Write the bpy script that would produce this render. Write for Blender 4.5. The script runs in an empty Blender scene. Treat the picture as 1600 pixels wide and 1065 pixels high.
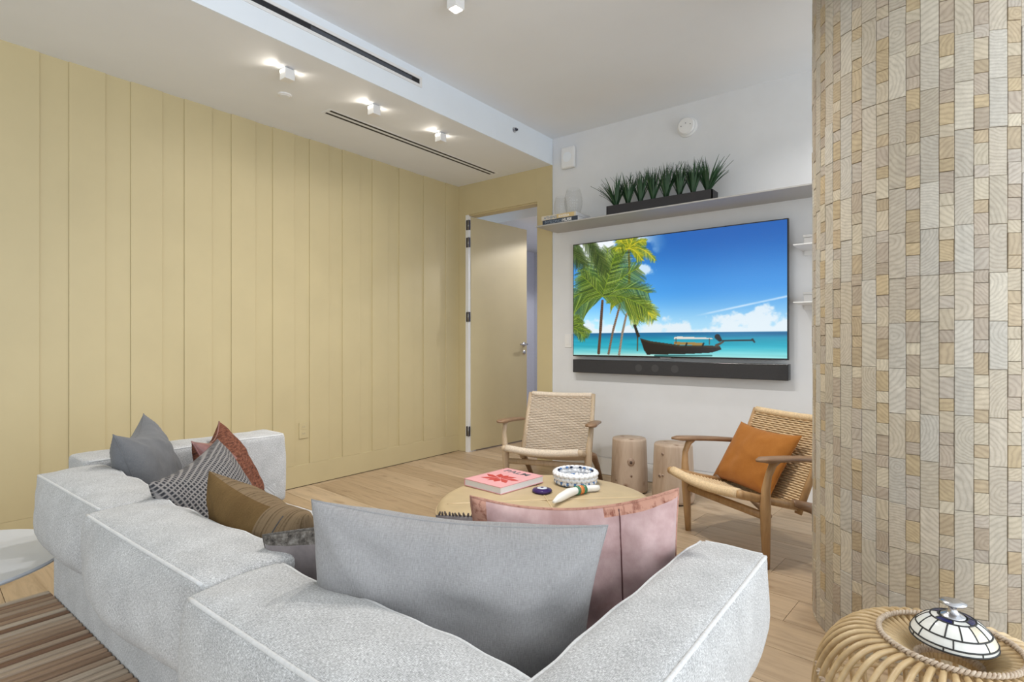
import bpy, bmesh, math, random
import numpy as np
from mathutils import Vector, Matrix, noise

random.seed(7)
rng = np.random.default_rng(7)
SC = bpy.context.scene
COL = SC.collection
PI = math.pi

# ------------------------------------------------------------------ camera
CAM_H = 1.143
YAW = math.radians(37.7)
cam_d = bpy.data.cameras.new('camera')
cam_d.sensor_width = 36.0
cam_d.lens = 860.0 / 1600.0 * 36.0
cam_d.clip_start = 0.02
cam = bpy.data.objects.new('camera', cam_d)
cam.location = (0, 0, CAM_H)
cam.rotation_euler = (PI / 2, 0, YAW)
COL.objects.link(cam)
SC.camera = cam

# ------------------------------------------------------------------ world, daylight, exposure
world = bpy.data.worlds.new('world')
SC.world = world
world.use_nodes = True
wn = world.node_tree
wn.nodes['Background'].inputs[0].default_value = (0.84, 0.93, 1.0, 1)
wn.nodes['Background'].inputs[1].default_value = 0.95


def area_light(name, loc, rot, sx, sy, power, col):
    d = bpy.data.lights.new(name, 'AREA')
    d.shape = 'RECTANGLE'
    d.size, d.size_y = sx, sy
    d.energy = power
    d.color = col
    o = bpy.data.objects.new(name, d)
    o.location = loc
    o.rotation_euler = rot
    COL.objects.link(o)
    return o


# daylight entering through the two window walls of the room (right side and behind the camera)
area_light('window_daylight', (2.52, 0.4, 1.45), (0, PI / 2, 0), 2.5, 6.2, 118, (0.89, 0.95, 1.0))
area_light('window_daylight', (-0.6, -2.94, 1.45), (PI / 2, 0, 0), 6.0, 2.5, 24, (0.89, 0.95, 1.0))

SC.view_settings.view_transform = 'Standard'
SC.view_settings.look = 'None'
SC.view_settings.gamma = 1.0
SC.view_settings.use_curve_mapping = False
SC.view_settings.exposure = 0.12


# ------------------------------------------------------------------ node helpers
def new_mat(name):
    m = bpy.data.materials.new(name)
    m.use_nodes = True
    nt = m.node_tree
    b = nt.nodes['Principled BSDF']
    return m, nt, b


def nd(nt, kind, **kw):
    n = nt.nodes.new(kind)
    for k, v in kw.items():
        if k in n.inputs:
            n.inputs[k].default_value = v
        else:
            setattr(n, k, v)
    return n


def lk(nt, a, b):
    nt.links.new(a, b)


def ramp(nt, fac, stops):
    r = nt.nodes.new('ShaderNodeValToRGB')
    e = r.color_ramp.elements
    while len(e) > 1:
        e.remove(e[-1])
    e[0].position, e[0].color = stops[0][0], (*stops[0][1], 1)
    for p, c in stops[1:]:
        x = e.new(p)
        x.color = (*c, 1)
    lk(nt, fac, r.inputs[0])
    return r.outputs[0]


def mixc(nt, fac, a, b, mode='MIX'):
    m = nt.nodes.new('ShaderNodeMix')
    m.data_type = 'RGBA'
    m.blend_type = mode
    for s, v in ((0, fac), (6, a), (7, b)):
        if hasattr(v, 'links'):
            lk(nt, v, m.inputs[s])
        elif s == 0:
            m.inputs[0].default_value = v
        else:
            m.inputs[s].default_value = (*v, 1)
    return m.outputs[2]


def coords(nt, kind='Object', scale=(1, 1, 1), rot=(0, 0, 0), loc=None):
    t = nt.nodes.new('ShaderNodeTexCoord')
    m = nt.nodes.new('ShaderNodeMapping')
    m.inputs['Scale'].default_value = scale
    m.inputs['Rotation'].default_value = rot
    lk(nt, t.outputs[kind], m.inputs[0])
    return m.outputs[0]


def noise_t(nt, vec, scale, detail=3, rough=0.55, dist=0.0):
    n = nd(nt, 'ShaderNodeTexNoise', Scale=scale, Detail=detail, Roughness=rough, Distortion=dist)
    lk(nt, vec, n.inputs['Vector'])
    return n.outputs['Fac']


def bump(nt, bsdf, h, strength, dist):
    b = nd(nt, 'ShaderNodeBump', Strength=strength, Distance=dist)
    lk(nt, h, b.inputs['Height'])
    lk(nt, b.outputs[0], bsdf.inputs['Normal'])


def math_n(nt, op, a, b=None):
    m = nt.nodes.new('ShaderNodeMath')
    m.operation = op
    for i, v in enumerate((a, b)):
        if v is None:
            continue
        if hasattr(v, 'links'):
            lk(nt, v, m.inputs[i])
        else:
            m.inputs[i].default_value = v
    return m.outputs[0]


def plain(name, col, rough=0.5, metal=0.0, spec=0.5, var=0.04, vscale=6.0, bmp=0.0, bscale=120.0):
    m, nt, b = new_mat(name)
    v = coords(nt)
    f = noise_t(nt, v, vscale, 3)
    lo = tuple(max(0, c * (1 - var)) for c in col)
    hi = tuple(min(1, c * (1 + var)) for c in col)
    lk(nt, ramp(nt, f, [(0.3, lo), (0.7, hi)]), b.inputs['Base Color'])
    b.inputs['Roughness'].default_value = rough
    b.inputs['Metallic'].default_value = metal
    b.inputs['Specular IOR Level'].default_value = spec
    if bmp:
        bump(nt, b, noise_t(nt, v, bscale, 2), bmp, 0.002)
    return m


def emit(name, col, s):
    m, nt, b = new_mat(name)
    b.inputs['Base Color'].default_value = (*col, 1)
    b.inputs['Emission Color'].default_value = (*col, 1)
    b.inputs['Emission Strength'].default_value = s
    return m


def wood(name, dark, light, scale=(6, 60, 60), rough=0.5, ring=0.0):
    """grain runs along local X of the scale's first axis"""
    m, nt, b = new_mat(name)
    v = coords(nt, 'Object', scale)
    f = noise_t(nt, v, 1.0, 5, 0.6, 0.6)
    c = ramp(nt, f, [(0.25, dark), (0.55, tuple((a + d) / 2 for a, d in zip(dark, light))), (0.78, light)])
    lk(nt, c, b.inputs['Base Color'])
    b.inputs['Roughness'].default_value = rough
    bump(nt, b, f, 0.12, 0.002)
    return m


def weave(name, a, b_, scale=700.0, mot=0.35, rough=0.95, dot=None, bstr=0.35, sheen=0.15, stripes=None):
    """UV-driven cloth: two crossed sets of slubbed threads plus mottling. UV is in metres."""
    m, nt, b = new_mat(name)
    t = nt.nodes.new('ShaderNodeTexCoord')
    uv = t.outputs['UV']
    ws = []
    for sc_ in ((scale, scale * .12, 1), (scale * .16, scale, 1)):
        mq = nt.nodes.new('ShaderNodeMapping')
        mq.inputs['Scale'].default_value = sc_
        lk(nt, uv, mq.inputs[0])
        ws.append(noise_t(nt, mq.outputs[0], 1.0, 2, 0.5))
    th = math_n(nt, 'MULTIPLY', math_n(nt, 'ADD', math_n(nt, 'MULTIPLY', ws[0], 1.2), math_n(nt, 'MULTIPLY', ws[1], 0.8)), 0.5)
    mp = nd(nt, 'ShaderNodeMapping')
    mp.inputs['Scale'].default_value = (1, 1, 1)
    lk(nt, uv, mp.inputs[0])
    n1 = noise_t(nt, mp.outputs[0], 9.0, 4, 0.6)
    fac = math_n(nt, 'ADD', math_n(nt, 'MULTIPLY', th, 1 - mot), math_n(nt, 'MULTIPLY', n1, mot))
    if stripes:
        n2 = nt.nodes.new('ShaderNodeMapping')
        n2.inputs['Scale'].default_value = stripes
        lk(nt, uv, n2.inputs[0])
        f2 = noise_t(nt, n2.outputs[0], 1.0, 3, 0.65)
        fac = math_n(nt, 'ADD', math_n(nt, 'MULTIPLY', fac, 0.35), math_n(nt, 'MULTIPLY', f2, 0.65))
    stops = [(0.36, a), (0.64, b_)]
    if dot:
        stops = [(0.2, a), (0.5, b_), (0.8, dot)]
    if stripes:
        stops = [(0.36, a), (0.50, b_), (0.62, dot or b_)]
    lk(nt, ramp(nt, fac, stops), b.inputs['Base Color'])
    b.inputs['Roughness'].default_value = rough
    b.inputs['Specular IOR Level'].default_value = 0.15
    b.inputs['Sheen Weight'].default_value = sheen
    bump(nt, b, th if not stripes else fac, bstr, 0.0015)
    return m


def linen_mat():
    m, nt, b = new_mat('sofa_linen')
    t = nt.nodes.new('ShaderNodeTexCoord')
    fs_ = []
    for sc in ((900, 170, 1), (170, 900, 1)):
        mp = nt.nodes.new('ShaderNodeMapping')
        mp.inputs['Scale'].default_value = sc
        mp.inputs['Rotation'].default_value = (0, 0, 0.12)
        lk(nt, t.outputs['UV'], mp.inputs[0])
        fs_.append(noise_t(nt, mp.outputs[0], 1.0, 2, 0.6))
    th = math_n(nt, 'MULTIPLY', math_n(nt, 'ADD', fs_[0], fs_[1]), 0.5)
    mot = noise_t(nt, t.outputs['UV'], 14.0, 3, 0.6)
    fac = math_n(nt, 'ADD', math_n(nt, 'MULTIPLY', th, 0.88), math_n(nt, 'MULTIPLY', mot, 0.12))
    lk(nt, ramp(nt, fac, [(0.36, (0.24, 0.24, 0.24)), (0.5, (0.475, 0.475, 0.475)), (0.64, (0.82, 0.82, 0.82))]), b.inputs['Base Color'])
    b.inputs['Roughness'].default_value = 0.95
    b.inputs['Specular IOR Level'].default_value = 0.15
    b.inputs['Sheen Weight'].default_value = 0.1
    bump(nt, b, th, 0.35, 0.002)
    return m


# ------------------------------------------------------------------ materials
M = {}
M['yellow'] = plain('yellow_paint', (0.565, 0.475, 0.275), 0.5, var=0.03, vscale=3)
M['white_wall'] = plain('white_wall_paint', (0.74, 0.75, 0.77), 0.75, var=0.02, vscale=5, bmp=0.05, bscale=300)
M['ceiling'] = plain('ceiling_paint', (0.83, 0.86, 0.90), 0.85, var=0.015, vscale=2)
M['soffit_side'] = plain('soffit_white', (0.82, 0.88, 0.95), 0.6, var=0.01)
M['white_trim'] = plain('white_trim', (0.80, 0.80, 0.80), 0.45, var=0.01)
M['white_plastic'] = plain('white_plastic', (0.82, 0.82, 0.82), 0.35, var=0.01)
M['grey_plastic'] = plain('grey_plastic', (0.20, 0.20, 0.21), 0.5, var=0.02)
M['dark_slot'] = plain('dark_slot', (0.012, 0.013, 0.018), 0.6, var=0.02)
M['slate_slot'] = plain('slate_blade', (0.07, 0.08, 0.10), 0.5, var=0.02)
M['steel'] = plain('steel', (0.62, 0.63, 0.66), 0.25, metal=1.0, var=0.02)
M['dark_steel'] = plain('dark_steel', (0.10, 0.10, 0.13), 0.35, metal=0.9, var=0.03)
M['shelf_metal'] = plain('shelf_greige_metal', (0.46, 0.45, 0.44), 0.45, metal=0.0, var=0.02)
M['hall'] = plain('hall_paint', (0.66, 0.68, 0.76), 0.8, var=0.03, vscale=40)
M['black_gloss'] = plain('black_gloss', (0.01, 0.01, 0.012), 0.25, var=0.02)
M['charcoal'] = plain('charcoal_cloth', (0.035, 0.034, 0.036), 0.8, var=0.08, vscale=90, bmp=0.2, bscale=900)
M['planter'] = plain('planter_dark', (0.028, 0.026, 0.030), 0.6, var=0.06)
M['soil'] = plain('soil', (0.02, 0.016, 0.012), 0.95, var=0.4, vscale=60)
M['bulb'] = emit('lamp_glow', (1.0, 0.93, 0.80), 12.0)
M['bulb_soft'] = emit('lamp_face', (1.0, 0.95, 0.88), 9.0)
M['table_white'] = plain('table_white_lacquer', (0.64, 0.67, 0.73), 0.35, var=0.01)
M['oak_pale'] = wood('oak_pale', (0.42, 0.31, 0.20), (0.62, 0.49, 0.35), (40, 40, 5), 0.5)
M['oak_warm'] = wood('oak_warm', (0.34, 0.19, 0.08), (0.55, 0.35, 0.17), (40, 40, 5), 0.45)
M['oak_arm'] = wood('oak_arm_brown', (0.20, 0.11, 0.06), (0.37, 0.23, 0.13), (40, 5, 40), 0.45)
M['cord_pale'] = plain('paper_cord_pale', (0.68, 0.575, 0.46), 0.8, var=0.15, vscale=120)
M['cord_warm'] = plain('paper_cord_warm', (0.72, 0.54, 0.33), 0.8, var=0.15, vscale=120)
M['linen'] = linen_mat()
M['linen_pipe'] = plain('sofa_piping', (0.64, 0.64, 0.64), 0.9, var=0.08, vscale=200)
M['p_grey'] = weave('pillow_slate', (0.115, 0.117, 0.125), (0.185, 0.187, 0.195), 1000, 0.5)
M['p_big'] = weave('pillow_dove', (0.245, 0.237, 0.237), (0.365, 0.357, 0.357), 800, 0.2, bstr=0.5)
M['p_rust'] = weave('pillow_rust', (0.035, 0.018, 0.016), (0.16, 0.058, 0.034), 500, 0.3, dot=(0.25, 0.11, 0.075), stripes=(36, 120, 1), bstr=0.9, sheen=0.0)
M['p_rust_silk'] = plain('pillow_rust_satin', (0.22, 0.10, 0.09), 0.35, var=0.3, vscale=18)
M['p_mustard'] = weave('pillow_mustard', (0.11, 0.064, 0.024), (0.185, 0.115, 0.047), 900, 0.5, sheen=0.0)
M['p_ribbed'] = weave('pillow_ribbed', (0.085, 0.055, 0.028), (0.215, 0.15, 0.088), 500, 0.2, stripes=(190, 3, 1), bstr=0.8, sheen=0.0)
M['p_knit'] = weave('knit_border', (0.035, 0.03, 0.027), (0.13, 0.115, 0.10), 400, 0.3, dot=(0.24, 0.22, 0.20), stripes=(90, 110, 1), bstr=1.0, sheen=0.0)
M['p_velvet'] = weave('pillow_velvet_grey', (0.14, 0.118, 0.12), (0.29, 0.255, 0.25), 1200, 0.9, sheen=0.4)
M['p_pink'] = weave('pillow_velvet_pink', (0.36, 0.215, 0.205), (0.58, 0.41, 0.40), 1200, 0.92, sheen=0.4)
M['p_pinktex'] = weave('pillow_pink_ruched', (0.22, 0.075, 0.05), (0.50, 0.27, 0.20), 300, 0.4, stripes=(60, 60, 1), bstr=1.0)
M['p_orange'] = weave('pillow_amber', (0.34, 0.125, 0.022), (0.45, 0.18, 0.04), 1000, 0.5)
M['leather'] = plain('tan_leather', (0.50, 0.385, 0.23), 0.38, var=0.08, vscale=7, bmp=0.08, bscale=250)
M['leather_pipe'] = plain('tan_leather_piping', (0.60, 0.46, 0.28), 0.45, var=0.05)
M['paper'] = plain('paper', (0.78, 0.78, 0.80), 0.8, var=0.04, vscale=200)
M['pink_cover'] = plain('pink_cover', (0.72, 0.36, 0.38), 0.5, var=0.02)
M['red_print'] = plain('red_print', (0.50, 0.05, 0.04), 0.5, var=0.02)
M['ink_grey'] = plain('ink_grey', (0.10, 0.12, 0.14), 0.5, var=0.02)
M['ink_white'] = plain('ink_white', (0.85, 0.85, 0.86), 0.5, var=0.01)
M['cover_cream'] = plain('cover_cream', (0.66, 0.60, 0.50), 0.5, var=0.03)
M['cover_tan'] = plain('cover_tan', (0.66, 0.50, 0.24), 0.5, var=0.03)
M['cover_navy'] = plain('cover_navy', (0.03, 0.045, 0.075), 0.45, var=0.03)
M['ink_slate'] = plain('ink_slate', (0.22, 0.28, 0.36), 0.5, var=0.02)
M['ceramic'] = plain('white_ceramic', (0.82, 0.83, 0.85), 0.2, var=0.02)
M['ceramic_blue'] = plain('blue_ceramic', (0.10, 0.22, 0.48), 0.2, var=0.2, vscale=30)
M['ceramic_navy'] = plain('navy_ceramic', (0.012, 0.02, 0.06), 0.2, var=0.2, vscale=30)
M['purple_glass'] = plain('violet_glass', (0.035, 0.012, 0.10), 0.08, var=0.2)
M['pale_glass'] = plain('pale_blue_enamel', (0.62, 0.66, 0.74), 0.15, var=0.03)
M['green_bead'] = plain('green_enamel', (0.05, 0.19, 0.10), 0.25, var=0.2, vscale=40)
M['orange_bead'] = plain('orange_enamel', (0.62, 0.20, 0.05), 0.3, var=0.2, vscale=40)
M['bone'] = plain('bone_white', (0.80, 0.79, 0.75), 0.35, var=0.03)
M['rattan'] = wood('rattan_cane', (0.42, 0.28, 0.13), (0.72, 0.55, 0.32), (14, 14, 14), 0.4)
M['rattan_rope'] = wood('rattan_binding', (0.38, 0.27, 0.18), (0.72, 0.62, 0.50), (90, 90, 90), 0.6)
M['lead'] = plain('lead_came', (0.05, 0.05, 0.05), 0.4, metal=0.7, var=0.1)
M['tiff_white'] = plain('opal_glass', (0.78, 0.78, 0.74), 0.12, var=0.06, vscale=30)
M['tiff_cream'] = plain('cream_glass', (0.70, 0.64, 0.50), 0.12, var=0.08, vscale=30)
M['tiff_blue'] = plain('cobalt_glass', (0.02, 0.025, 0.11), 0.1, var=0.1)
M['leaf'] = plain('blade_green', (0.022, 0.070, 0.026), 0.5, var=0.35, vscale=14)


def slat_mat():
    m, nt, b = new_mat('teak_slat')
    oi = nt.nodes.new('ShaderNodeObjectInfo')
    v = coords(nt, 'Object', (60, 3, 60))
    f = noise_t(nt, v, 1.0, 4, 0.6, 0.5)
    base = ramp(nt, oi.outputs['Random'], [(0.0, (0.17, 0.085, 0.045)), (0.45, (0.34, 0.23, 0.15)), (1.0, (0.50, 0.42, 0.33))])
    gr = ramp(nt, f, [(0.3, (0.68, 0.64, 0.6)), (0.7, (1.15, 1.12, 1.1))])
    lk(nt, mixc(nt, 1.0, base, gr, 'MULTIPLY'), b.inputs['Base Color'])
    b.inputs['Roughness'].default_value = 0.55
    return m


M['slat'] = slat_mat()
PLANK_ROT = math.radians(-4.5)


def floor_mat():
    m, nt, b = new_mat('oak_floor')
    oi = nt.nodes.new('ShaderNodeObjectInfo')
    t = nt.nodes.new('ShaderNodeTexCoord')
    off = nt.nodes.new('ShaderNodeVectorMath')
    off.operation = 'MULTIPLY_ADD'
    cmb = nt.nodes.new('ShaderNodeCombineXYZ')
    for i in range(3):
        lk(nt, oi.outputs['Random'], cmb.inputs[i])
    lk(nt, cmb.outputs[0], off.inputs[0])
    off.inputs[1].default_value = (17.0, 9.0, 31.0)
    lk(nt, t.outputs['Object'], off.inputs[2])
    mp = nt.nodes.new('ShaderNodeMapping')
    mp.inputs['Rotation'].default_value = (0, 0, -PLANK_ROT)
    lk(nt, off.outputs[0], mp.inputs[0])
    mp2 = nt.nodes.new('ShaderNodeMapping')
    mp2.inputs['Scale'].default_value = (1.6, 16, 1)
    lk(nt, mp.outputs[0], mp2.inputs[0])
    f = noise_t(nt, mp2.outputs[0], 1.4, 6, 0.62, 1.1)
    mp3 = nt.nodes.new('ShaderNodeMapping')
    mp3.inputs['Scale'].default_value = (2.2, 5.5, 1)
    lk(nt, mp.outputs[0], mp3.inputs[0])
    knots = noise_t(nt, mp3.outputs[0], 1.9, 2, 0.5)
    tone = ramp(nt, oi.outputs['Random'], [(0, (0.40, 0.285, 0.175)), (0.5, (0.475, 0.35, 0.225)), (1, (0.54, 0.41, 0.275))])
    gr = ramp(nt, f, [(0.28, (0.72, 0.68, 0.64)), (0.5, (1, 1, 1)), (0.75, (1.16, 1.15, 1.13))])
    kn = ramp(nt, knots, [(0.0, (0.55, 0.5, 0.45)), (0.27, (0.75, 0.7, 0.66)), (0.36, (1, 1, 1))])
    c = mixc(nt, 1.0, mixc(nt, 1.0, tone, gr, 'MULTIPLY'), kn, 'MULTIPLY')
    lk(nt, c, b.inputs['Base Color'])
    b.inputs['Roughness'].default_value = 0.42
    bump(nt, b, f, 0.08, 0.002)
    return m


M['floor'] = floor_mat()


def block_mat():
    """end-grain blocks: UV carries ring coordinates, attribute 'tone' the block's own colour"""
    m, nt, b = new_mat('end_grain_block')
    at = nt.nodes.new('ShaderNodeAttribute')
    at.attribute_name = 'tone'
    t = nt.nodes.new('ShaderNodeTexCoord')
    w = nd(nt, 'ShaderNodeTexWave', Scale=30.0, Distortion=4.5, Detail=2.5)
    w.wave_type = 'RINGS'
    w.rings_direction = 'Z'
    w.inputs['Detail Scale'].default_value = 1.2
    lk(nt, t.outputs['UV'], w.inputs[0])
    n = noise_t(nt, t.outputs['UV'], 55.0, 4, 0.6)
    r1 = ramp(nt, w.outputs['Fac'], [(0.0, (0.86, 0.845, 0.83)), (0.35, (0.97, 0.97, 0.97)), (1, (1.04, 1.04, 1.04))])
    r2 = ramp(nt, n, [(0.3, (0.86, 0.85, 0.84)), (0.7, (1.08, 1.08, 1.07))])
    c = mixc(nt, 1.0, mixc(nt, 1.0, at.outputs['Color'], r1, 'MULTIPLY'), r2, 'MULTIPLY')
    lk(nt, c, b.inputs['Base Color'])
    b.inputs['Roughness'].default_value = 0.55
    bump(nt, b, w.outputs['Fac'], 0.1, 0.001)
    return m


M['block'] = block_mat()
M['block_core'] = plain('column_core', (0.10, 0.075, 0.05), 0.8)


def stump_mat():
    m, nt, b = new_mat('bleached_stump')
    v = coords(nt, 'Object', (9, 9, 1.6))
    f = noise_t(nt, v, 1.6, 5, 0.6, 0.7)
    v2 = coords(nt, 'Object', (1, 1, 0.8))
    k = nd(nt, 'ShaderNodeTexVoronoi', Scale=7.0)
    lk(nt, v2, k.inputs['Vector'])
    c = ramp(nt, f, [(0.25, (0.38, 0.27, 0.19)), (0.5, (0.50, 0.38, 0.285)), (0.8, (0.60, 0.48, 0.37))])
    kn = ramp(nt, k.outputs['Distance'], [(0.0, (0.25, 0.18, 0.14)), (0.07, (0.42, 0.32, 0.25)), (0.12, (0.8, 0.74, 0.7)), (0.18, (1, 1, 1))])
    lk(nt, mixc(nt, 1.0, c, kn, 'MULTIPLY'), b.inputs['Base Color'])
    b.inputs['Roughness'].default_value = 0.65
    bump(nt, b, f, 0.15, 0.003)
    return m


M['stump'] = stump_mat()


def lattice_mat():
    """knitted lattice: pale ridges round dark square eyes (UV in metres)"""
    m, nt, b = new_mat('lattice_knit')
    t = nt.nodes.new('ShaderNodeTexCoord')
    mp = nt.nodes.new('ShaderNodeMapping')
    mp.inputs['Rotation'].default_value = (0, 0, 0.15)
    lk(nt, t.outputs['UV'], mp.inputs[0])
    sep = nt.nodes.new('ShaderNodeSeparateXYZ')
    lk(nt, mp.outputs[0], sep.inputs[0])
    fs = []
    for i in range(2):
        s = math_n(nt, 'SINE', math_n(nt, 'MULTIPLY', sep.outputs[i], 2 * PI / 0.0115))
        fs.append(math_n(nt, 'MULTIPLY', math_n(nt, 'ADD', s, 1.0), 0.5))
    mx = math_n(nt, 'MAXIMUM', fs[0], fs[1])
    nz = noise_t(nt, mp.outputs[0], 60, 2)
    hh = math_n(nt, 'ADD', mx, math_n(nt, 'MULTIPLY', nz, 0.15))
    c = ramp(nt, hh, [(0.48, (0.045, 0.045, 0.05)), (0.68, (0.12, 0.12, 0.125)), (0.95, (0.27, 0.25, 0.24))])
    lk(nt, c, b.inputs['Base Color'])
    b.inputs['Roughness'].default_value = 0.9
    b.inputs['Specular IOR Level'].default_value = 0.15
    bump(nt, b, mx, 0.9, 0.004)
    return m


M['p_lattice'] = lattice_mat()


def glass_mat():
    m, nt, b = new_mat('clear_glass')
    out = nt.nodes['Material Output']
    tr = nt.nodes.new('ShaderNodeBsdfTransparent')
    tr.inputs[0].default_value = (0.95, 0.955, 0.96, 1)
    gl = nt.nodes.new('ShaderNodeBsdfGlossy')
    gl.inputs['Roughness'].default_value = 0.06
    fr = nd(nt, 'ShaderNodeLayerWeight', Blend=0.5)
    mx = nt.nodes.new('ShaderNodeMixShader')
    lk(nt, math_n(nt, 'ADD', math_n(nt, 'MULTIPLY', math_n(nt, 'POWER', fr.outputs['Facing'], 3.0), 0.42), 0.05), mx.inputs[0])
    lk(nt, tr.outputs[0], mx.inputs[1])
    lk(nt, gl.outputs[0], mx.inputs[2])
    lk(nt, mx.outputs[0], out.inputs['Surface'])
    nt.nodes.remove(b)
    return m


M['glass'] = glass_mat()


def screen_mat():
    m, nt, b = new_mat('screen_picture')
    at = nt.nodes.new('ShaderNodeAttribute')
    at.attribute_name = 'picture'
    b.inputs['Base Color'].default_value = (0.005, 0.005, 0.005, 1)
    b.inputs['Roughness'].default_value = 0.2
    lk(nt, at.outputs['Color'], b.inputs['Emission Color'])
    b.inputs['Emission Strength'].default_value = 0.95
    return m


M['screen'] = screen_mat()


# ------------------------------------------------------------------ mesh helpers
def mesh_obj(name, verts, faces, mat, parent=None, smooth=False, uvs=None, face_cols=None, vert_cols=None, colname='tone', loc=None):
    me = bpy.data.meshes.new(name)
    me.from_pydata([tuple(v) for v in verts], [], faces)
    if smooth:
        me.polygons.foreach_set('use_smooth', [True] * len(me.polygons))
    if uvs is not None:
        ul = me.uv_layers.new(name='UVMap')
        li = np.empty(len(me.loops), dtype=np.int32)
        me.loops.foreach_get('vertex_index', li)
        ul.data.foreach_set('uv', np.asarray(uvs, dtype=np.float32)[li].ravel())
    if face_cols is not None:
        a = me.color_attributes.new(colname, 'FLOAT_COLOR', 'CORNER')
        out = []
        for p, c in zip(me.polygons, face_cols):
            out += [c[0], c[1], c[2], 1.0] * p.loop_total
        a.data.foreach_set('color', out)
    if vert_cols is not None:
        a = me.color_attributes.new(colname, 'FLOAT_COLOR', 'POINT')
        a.data.foreach_set('color', np.asarray(vert_cols, dtype=np.float32).ravel())
    me.materials.append(mat)
    me.update()
    o = bpy.data.objects.new(name, me)
    COL.objects.link(o)
    if parent is not None:
        o.parent = parent
    if loc is not None:
        o.location = loc
    return o


def tag(o, label=None, cat=None, group=None, kind=None):
    if label:
        o['label'] = label
    if cat:
        o['category'] = cat
    if group:
        o['group'] = group
    if kind:
        o['kind'] = kind
    return o


def thing(name, label, cat, loc=(0, 0, 0), rz=0.0, group=None):
    o = bpy.data.objects.new(name, None)
    o.empty_display_size = 0.05
    COL.objects.link(o)
    o.location = loc
    o.rotation_euler = (0, 0, rz)
    return tag(o, label, cat, group)


class MB:
    def __init__(s):
        s.v, s.f, s.uv = [], [], []

    def add(s, v, f, uv=None):
        n = len(s.v)
        s.v += [tuple(p) for p in v]
        s.f += [tuple(i + n for i in q) for q in f]
        s.uv += [tuple(u) for u in uv] if uv is not None else [(p[0], p[2] + p[1]) for p in v]
        return s

    def box(s, x0, x1, y0, y1, z0, z1, bev=0.0):
        if bev <= 0:
            v = [(x, y, z) for z in (z0, z1) for y in (y0, y1) for x in (x0, x1)]
            f = [(0, 2, 3, 1), (4, 5, 7, 6), (0, 1, 5, 4), (2, 6, 7, 3), (0, 4, 6, 2), (1, 3, 7, 5)]
            return s.add(v, f)
        bm = bmesh.new()
        bmesh.ops.create_cube(bm, size=1.0)
        for q in bm.verts:
            q.co = ((x0 + x1) / 2 + q.co.x * (x1 - x0), (y0 + y1) / 2 + q.co.y * (y1 - y0), (z0 + z1) / 2 + q.co.z * (z1 - z0))
        bmesh.ops.bevel(bm, geom=bm.edges[:], offset=bev, segments=2, profile=0.5, affect='EDGES')
        bm.verts.ensure_lookup_table()
        v = [tuple(q.co) for q in bm.verts]
        f = [tuple(q.index for q in fc.verts) for fc in bm.faces]
        bm.free()
        return s.add(v, f)

    def tube(s, pts, rad, n=8, closed=False, flat=None, cap=True):
        pts = [Vector(p) for p in pts]
        m = len(pts)
        rad = [rad] * m if not hasattr(rad, '__len__') else rad
        vs, fs, uvs = [], [], []
        up = None
        L = 0.0
        for i, p in enumerate(pts):
            a = pts[i - 1] if (i > 0 or closed) else pts[i]
            b = pts[(i + 1) % m] if (i < m - 1 or closed) else pts[i]
            t = (b - a).normalized()
            if up is None:
                up = Vector((0, 0, 1)) if abs(t.z) < 0.9 else Vector((0, 1, 0))
            side = t.cross(up).normalized()
            up = side.cross(t).normalized()
            if i:
                L += (p - pts[i - 1]).length
            for k in range(n):
                an = 2 * PI * k / n
                r = rad[i]
                ra, rb = (r, r) if flat is None else (r, r * flat)
                vs.append(p + side * (math.cos(an) * ra) + up * (math.sin(an) * rb))
                uvs.append((L, an * 0.01))
        rng_ = range(m) if closed else range(m - 1)
        for i in rng_:
            j = (i + 1) % m
            for k in range(n):
                k2 = (k + 1) % n
                fs.append((i * n + k, i * n + k2, j * n + k2, j * n + k))
        if cap and not closed:
            fs.append(tuple(range(n))[::-1])
            fs.append(tuple((m - 1) * n + k for k in range(n)))
        return s.add(vs, fs, uvs)

    def lathe(s, prof, n=40, c=(0, 0, 0), cap0=True, cap1=True, sx=1.0, sy=1.0):
        vs, fs = [], []
        for r, z in prof:
            for k in range(n):
                a = 2 * PI * k / n
                vs.append((c[0] + r * sx * math.cos(a), c[1] + r * sy * math.sin(a), c[2] + z))
        m = len(prof)
        for i in range(m - 1):
            for k in range(n):
                k2 = (k + 1) % n
                fs.append((i * n + k, i * n + k2, (i + 1) * n + k2, (i + 1) * n + k))
        if cap0:
            fs.append(tuple(range(n))[::-1])
        if cap1:
            fs.append(tuple((m - 1) * n + k for k in range(n)))
        return s.add(vs, fs)

    def prism(s, poly, z0, z1):
        n = len(poly)
        v = [(x, y, z0) for x, y in poly] + [(x, y, z1) for x, y in poly]
        f = [tuple(range(n))[::-1], tuple(range(n, 2 * n))] + [(i, (i + 1) % n, n + (i + 1) % n, n + i) for i in range(n)]
        return s.add(v, f)

    def build(s, name, mat, parent=None, smooth=False, loc=None):
        return mesh_obj(name, s.v, s.f, mat, parent, smooth, uvs=s.uv, loc=loc)


def box(name, dims, mat, parent=None, bev=0.0, loc=None):
    return MB().box(*dims, bev=bev).build(name, mat, parent, loc=loc)


def copy_tree(o, parent=None):
    c = o.copy()
    COL.objects.link(c)
    c.parent = parent
    for ch in list(o.children):
        copy_tree(ch, c)
    return c


def bez(p0, p1, p2, p3, n=12):
    out = []
    for i in range(n + 1):
        t = i / n
        out.append(tuple((1 - t) ** 3 * a + 3 * (1 - t) ** 2 * t * b + 3 * (1 - t) * t * t * c + t ** 3 * d for a, b, c, d in zip(p0, p1, p2, p3)))
    return out


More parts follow.
